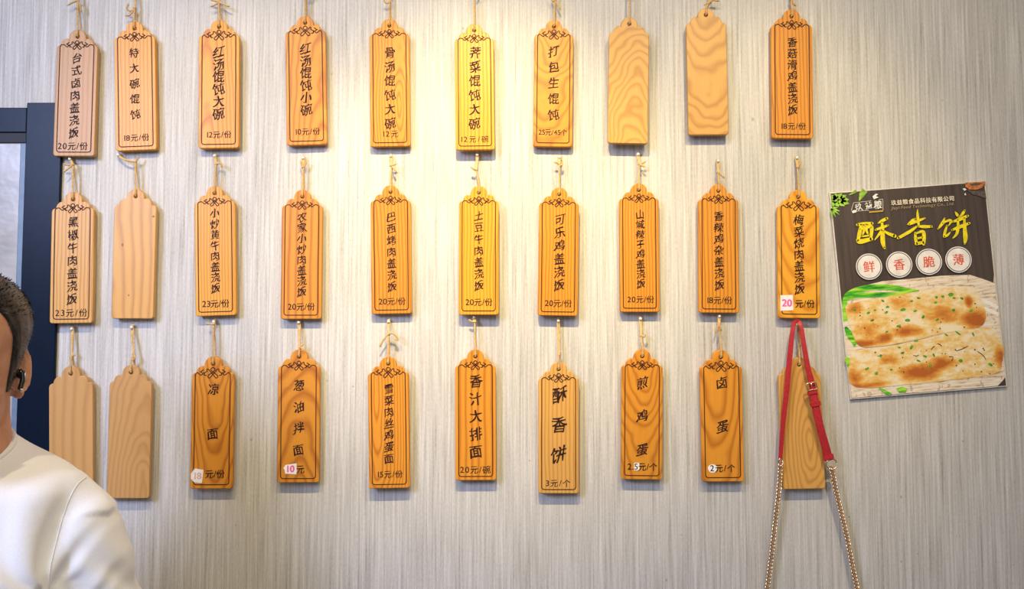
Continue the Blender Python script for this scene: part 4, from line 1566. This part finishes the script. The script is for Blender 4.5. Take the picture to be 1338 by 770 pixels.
    bs.inputs['Roughness'].default_value = 0.42
    brow.build('eyebrow', hairm, root)

    # short hair: a cap following the hairline, then short strands over it
    def hairline(th):
        a = abs(((th + math.pi) % (2 * math.pi)) - math.pi)
        pts = [(0, .070), (.45, .072), (.75, .066), (.98, .050), (1.14, .030), (1.25, -.004), (1.34, -.040), (1.50, -.040), (1.58, .006), (1.68, .030), (1.86, .026), (2.02, -.020),
               (2.2, -.060), (2.6, -.080), (math.pi, -.082)]
        for (a0, z0), (a1, z1_) in zip(pts, pts[1:]):
            if a0 <= a <= a1:
                return z0 + (z1_ - z0) * (a - a0) / (a1 - a0)
        return pts[-1][1]

    def thick(a, z, zl):
        k = min(1.0, max(0.0, (z - zl) / 0.030))
        up = min(1.0, max(0.0, (z + 0.03) / 0.10))
        return 0.0012 + (0.003 + 0.0062 * up) * k ** 0.8
    cap = MB()
    NT, NV = 120, 26
    rings = []
    for j in range(NV):
        t = j / (NV - 1)
        ring = []
        for k in range(NT):
            th = 2 * math.pi * k / NT
            zl = hairline(th)
            z = zl + (0.1055 - zl) * (1 - (1 - t) ** 1.5)
            e = thick(th, z, zl)
            p = head_point(th, z, e)
            p += Vector((0, 0, 0.004 * t * t))
            p += Vector((mnoise.noise(p * 130), mnoise.noise(p * 130 + Vector((7, 0, 0))), mnoise.noise(p * 130 + Vector((0, 9, 0))))) * 0.0022
            ring.append(HM @ p)
        rings.append(ring)
    inner = [[HM @ head_point(2 * math.pi * k / NT, hairline(2 * math.pi * k / NT), -0.003) for k in range(NT)]]
    cap.loft(inner + rings)
    hair = cap.build('hair', hairm, root, True)
    st = MB()
    for _ in range(5200):
        th = rr.uniform(-math.pi, math.pi)
        zl = hairline(th)
        u = rr.random()
        z = zl + (0.103 - zl) * u
        e = thick(th, z, zl)
        p = head_point(th, z, e * .72) + Vector((0, 0, 0.004 * u * u))
        q = head_point(th, z, e + .012)
        nrm = (q - p).normalized()
        fl = Vector((rr.uniform(-.25, .25), -.35 if z > .06 else .25, -.55 if z < .05 else .15))
        L_ = rr.uniform(.004, .0085) * (0.55 + .6 * min(1, max(0, (z + .03) / .1)))
        d = (nrm * .45 + fl * .8 + Vector((rr.uniform(-1, 1), rr.uniform(-1, 1), rr.uniform(-1, 1))) * .22).normalized()
        a, b, c = p, p + d * L_ * .55, p + d * L_ + Vector((0, 0, -.18 * L_))
        sd = d.cross(nrm)
        sd = (sd.normalized() if sd.length > 1e-4 else Vector((1, 0, 0))) * .00055
        st.add([HM @ (a - sd), HM @ (a + sd), HM @ (b + sd * .8), HM @ (b - sd * .8), HM @ c], [[0, 1, 2, 3], [3, 2, 4]])
    mesh_obj('hair_strands', st.v, st.f, hairm, hair)

    # shirt
    XO = -0.012
    shirt = MB()
    rg = []
    for (z, rx, ry, yo, pw, tl) in ((-.112, .0530, .060, .024, 2.05, .42), (-.119, .062, .065, .025, 2.05, .40), (-.129, .083, .074, .027, 2.1, .30),
                                    (-.139, .110, .082, .029, 2.15, .20), (-.151, .134, .090, .030, 2.2, .10), (-.172, .152, .097, .030, 2.3, 0),
                                    (-.215, .154, .107, .026, 2.4, 0), (-.265, .156, .117, .018, 2.5, 0), (-.36, .156, .123, .014, 2.5, 0),
                                    (-.50, .154, .124, .012, 2.4, 0), (-.64, .160, .126, .012, 2.4, 0), (-.70, .162, .126, .012, 2.4, 0)):
        rg.append(ellipse_ring(XO * min(1, max(0, (-z - .125) / .05)), yo, H + z, rx, ry, 56, pw, tl))
    shirt.loft(rg[::-1])
    for s in (-1, 1):
        p = spline([Vector((XO + s * .106, .032, H - .182)), Vector((XO + s * .139, .034, H - .222)), Vector((XO + s * .155, .036, H - .305)), Vector((XO + s * .172, .036, H - .39)),
                    Vector((XO + s * .186, .034, H - .455))], 6)
        n = len(p)
        rad = [0.050 + 0.012 * min(1, i / (n * .35)) + 0.004 * i / n for i in range(n)]
        shirt.tube(p, rad, 28)
    me = remeshed(shirt, 0.0055, 'shirt', 7)
    # folds: diagonal drag lines towards the armpits, soft vertical folds on the chest
    import numpy as np
    for v in me.vertices:
        x, y, z = v.co
        s = 1 if x > 0 else -1
        ax, zz = abs(x), z - H
        n = v.normal
        arm = 1 / (1 + math.exp(-(ax - .142) / .010)) if zz < -.2 else 0
        w1 = math.sin((zz * 1.0 + (ax - .14) * 1.1) * 120 + 3 * mnoise.noise(Vector((x * 9, y * 9, z * 7))))
        fold = arm * 0.0046 * w1 * gs(zz + .36, .10)
        dx_, dz_ = ax - .128, zz + .285
        rad = math.hypot(dx_, dz_)
        ang = math.atan2(dz_, dx_)
        fold += (1 - arm) * 0.0055 * math.sin(ang * 9 + 4 * rad * 10) * gs(rad - .07, .07) * (1 if y < .03 else .4)
        fold += (1 - arm) * 0.0045 * math.sin(x * 46 + 1.5 * math.sin(z * 12)) * gs(zz + .45, .14)
        fold += 0.0050 * mnoise.noise(Vector((x * 13, y * 13, z * 9)))
        d1 = (zz + .33) * .8 - (ax - .13) * 1.0 + .02 * mnoise.noise(Vector((x * 7, y * 7, z * 7)))
        for o_ in (-.075, -.04, -.012, .03, .062):
            fold += 0.0040 * gs(d1 - o_, .0075) * gs(ax - .155, .045) * gs(zz + .34, .11)
        # groove where the sleeve meets the body
        v.co = v.co + n * fold
    m, nt, bs = new_mat('white_cotton')
    tc = nd(nt, 'ShaderNodeTexCoord').outputs['Object']
    f = noise_n(nt, tc, 900, 2, .5)
    nt.links.new(ramp(nt, f, [(.3, (.74, .74, .75)), (.7, (.82, .82, .83))]), bs.inputs['Base Color'])
    bs.inputs['Roughness'].default_value = 0.85
    bs.inputs['Specular IOR Level'].default_value = 0.15
    bs.inputs['Sheen Weight'].default_value = 0.15
    bump(nt, bs, f, 0.15, 0.0006)
    me.materials.clear()
    me.materials.append(m)
    so = link(bpy.data.objects.new('shirt', me), root)
    bv = BVHTree.FromPolygons([v.co.copy() for v in me.vertices], [list(p.vertices) for p in me.polygons])
    # collar band
    mb = MB()
    ringp = []
    for k in range(48):
        a = 2 * math.pi * k / 48
        ringp.append(Vector((0.0530 * math.cos(a), .024 + 0.060 * math.sin(a), H - .1145 + .42 * 0.060 * math.sin(a))))
    mb.tube(ringp, 0.0040, 10, True)
    mb.build('collar', m, so, True)
    # sleeve seams: from the shoulder point down the front to the armpit
    for s in (-1, 1):
        mb = MB()
        for fb in (-1,):
            pts = []
            for k in range(26):
                t = k / 25
                x = XO + s * (.157 - .0225 * math.sin(min(1, t * 1.6) * math.pi * .5) + .0085 * t)
                z = H - .150 - .24 * t
                dr = Vector((0, 1, -.75 * (1 - t)))
                hit = bv.ray_cast(Vector((x, .02, z)) - dr * .5, dr)[0]
                if hit:
                    pts.append(hit + Vector((0, -.0001, 0)))
            if len(pts) > 3:
                mb.tube(spline(pts, 3), 0.0009, 6)
        mb.build('sleeve_seam', plain('white_seam', (.66, .66, .68), .9), so, True)

    # trousers, shoes
    tr = MB()
    zs = 0.49
    tr.loft([ellipse_ring(0, .015, zs + dz_, rx, ry, 40, 2.5) for dz_, rx, ry in ((-.010, .14, .10), (.0, .160, .120), (.06, .170, .130), (.13, .164, .124))])
    for s in (-1, 1):
        tr.tube(spline([Vector((s * .085, .04, zs + .075)), Vector((s * .105, -.18, zs + .080)), Vector((s * .115, -.40, zs + .055)), Vector((s * .118, -.455, zs - .01)),
                        Vector((s * .118, -.44, zs - .20)), Vector((s * .118, -.42, .085))], 6), [.088 - .0012 * i for i in range(31)], 20)
    me = remeshed(tr, 0.007, 'trousers', 5)
    me.materials.clear()
    me.materials.append(plain('dark_trousers', (.03, .032, .04), .8))
    link(bpy.data.objects.new('trousers', me), root)
    for s in (-1, 1):
        mb = MB()
        rgs = []
        for (y, hw, hh) in ((.065, .020, .050), (.05, .034, .085), (.0, .038, .095), (-.06, .043, .072), (-.13, .048, .056), (-.18, .042, .046), (-.205, .020, .032)):
            rr_ = []
            for k in range(20):
                a = 2 * math.pi * k / 20
                z = hh * .5 + hh * .5 * math.sin(a)
                rr_.append(Vector((s * .118 + hw * math.copysign(abs(math.cos(a)) ** .7, math.cos(a)), -.43 + y, max(.002, z + .002))))
            rgs.append(rr_)
        mb.loft(rgs)
        mb.build('shoe', plain('dark_shoe', (.02, .02, .022), .5), root, True)

    # wireless earbud in his left ear
    c = HM @ Vector((0.0735, 0.003, -0.022))
    wm = (Matrix.Translation(root.location) @ Matrix.Rotation(yaw, 4, 'Z'))
    cw = wm @ c
    eb = empty('earbud', cw, "black and silver wireless earbud in the man's ear", 'earbud', None, (0, 0, head_yaw))
    eb.scale = (.8, .8, .8)
    blk = plain('glossy_black_plastic', (.012, .012, .014), .18)
    mb = MB()
    mb.sphere((0, 0, .004), (.0072, .0066, .0080), 16, 10)
    mb.build('bud_body', blk, eb, True)
    mb = MB()
    mb.tube(spline([Vector((.002, -.003, .006)), Vector((.004, -.006, -.004)), Vector((.002, -.009, -.016)), Vector((.001, -.010, -.021))], 4), [.0042] * 6 + [.0039] * 7, 12)
    mb.build('bud_stem', blk, eb, True)
    mb = MB()
    mb.sphere((.003, -.0115, -.0215), (.0030, .0032, .0032), 12, 8)
    mb.tube([Vector((.0066, -.004, .009)), Vector((.0075, -.008, -.006))], .0011, 8)
    mb.build('bud_trim', M_STEEL, eb, True)

    # the stool he sits on
    b = root.location
    stl = empty('stool', (b.x, b.y, 0), 'dark round stool under the man in the white t-shirt', 'stool')
    mb = MB()
    mb.loft([[Vector((r_ * math.cos(2 * math.pi * k / 32), .02 + r_ * math.sin(2 * math.pi * k / 32), z)) for k in range(32)] for r_, z in
             ((.150, .415), (.165, .420), (.168, .440), (.160, .470))])
    mb.build('seat', M_DARK, stl, False)
    for sx in (-1, 1):
        for sy in (-1, 1):
            mb = MB()
            mb.tube([Vector((sx * .10, .02 + sy * .10, .418)), Vector((sx * .14, .02 + sy * .14, .0))], .012, 10)
            mb.build('leg', M_STEEL, stl, True)


person()
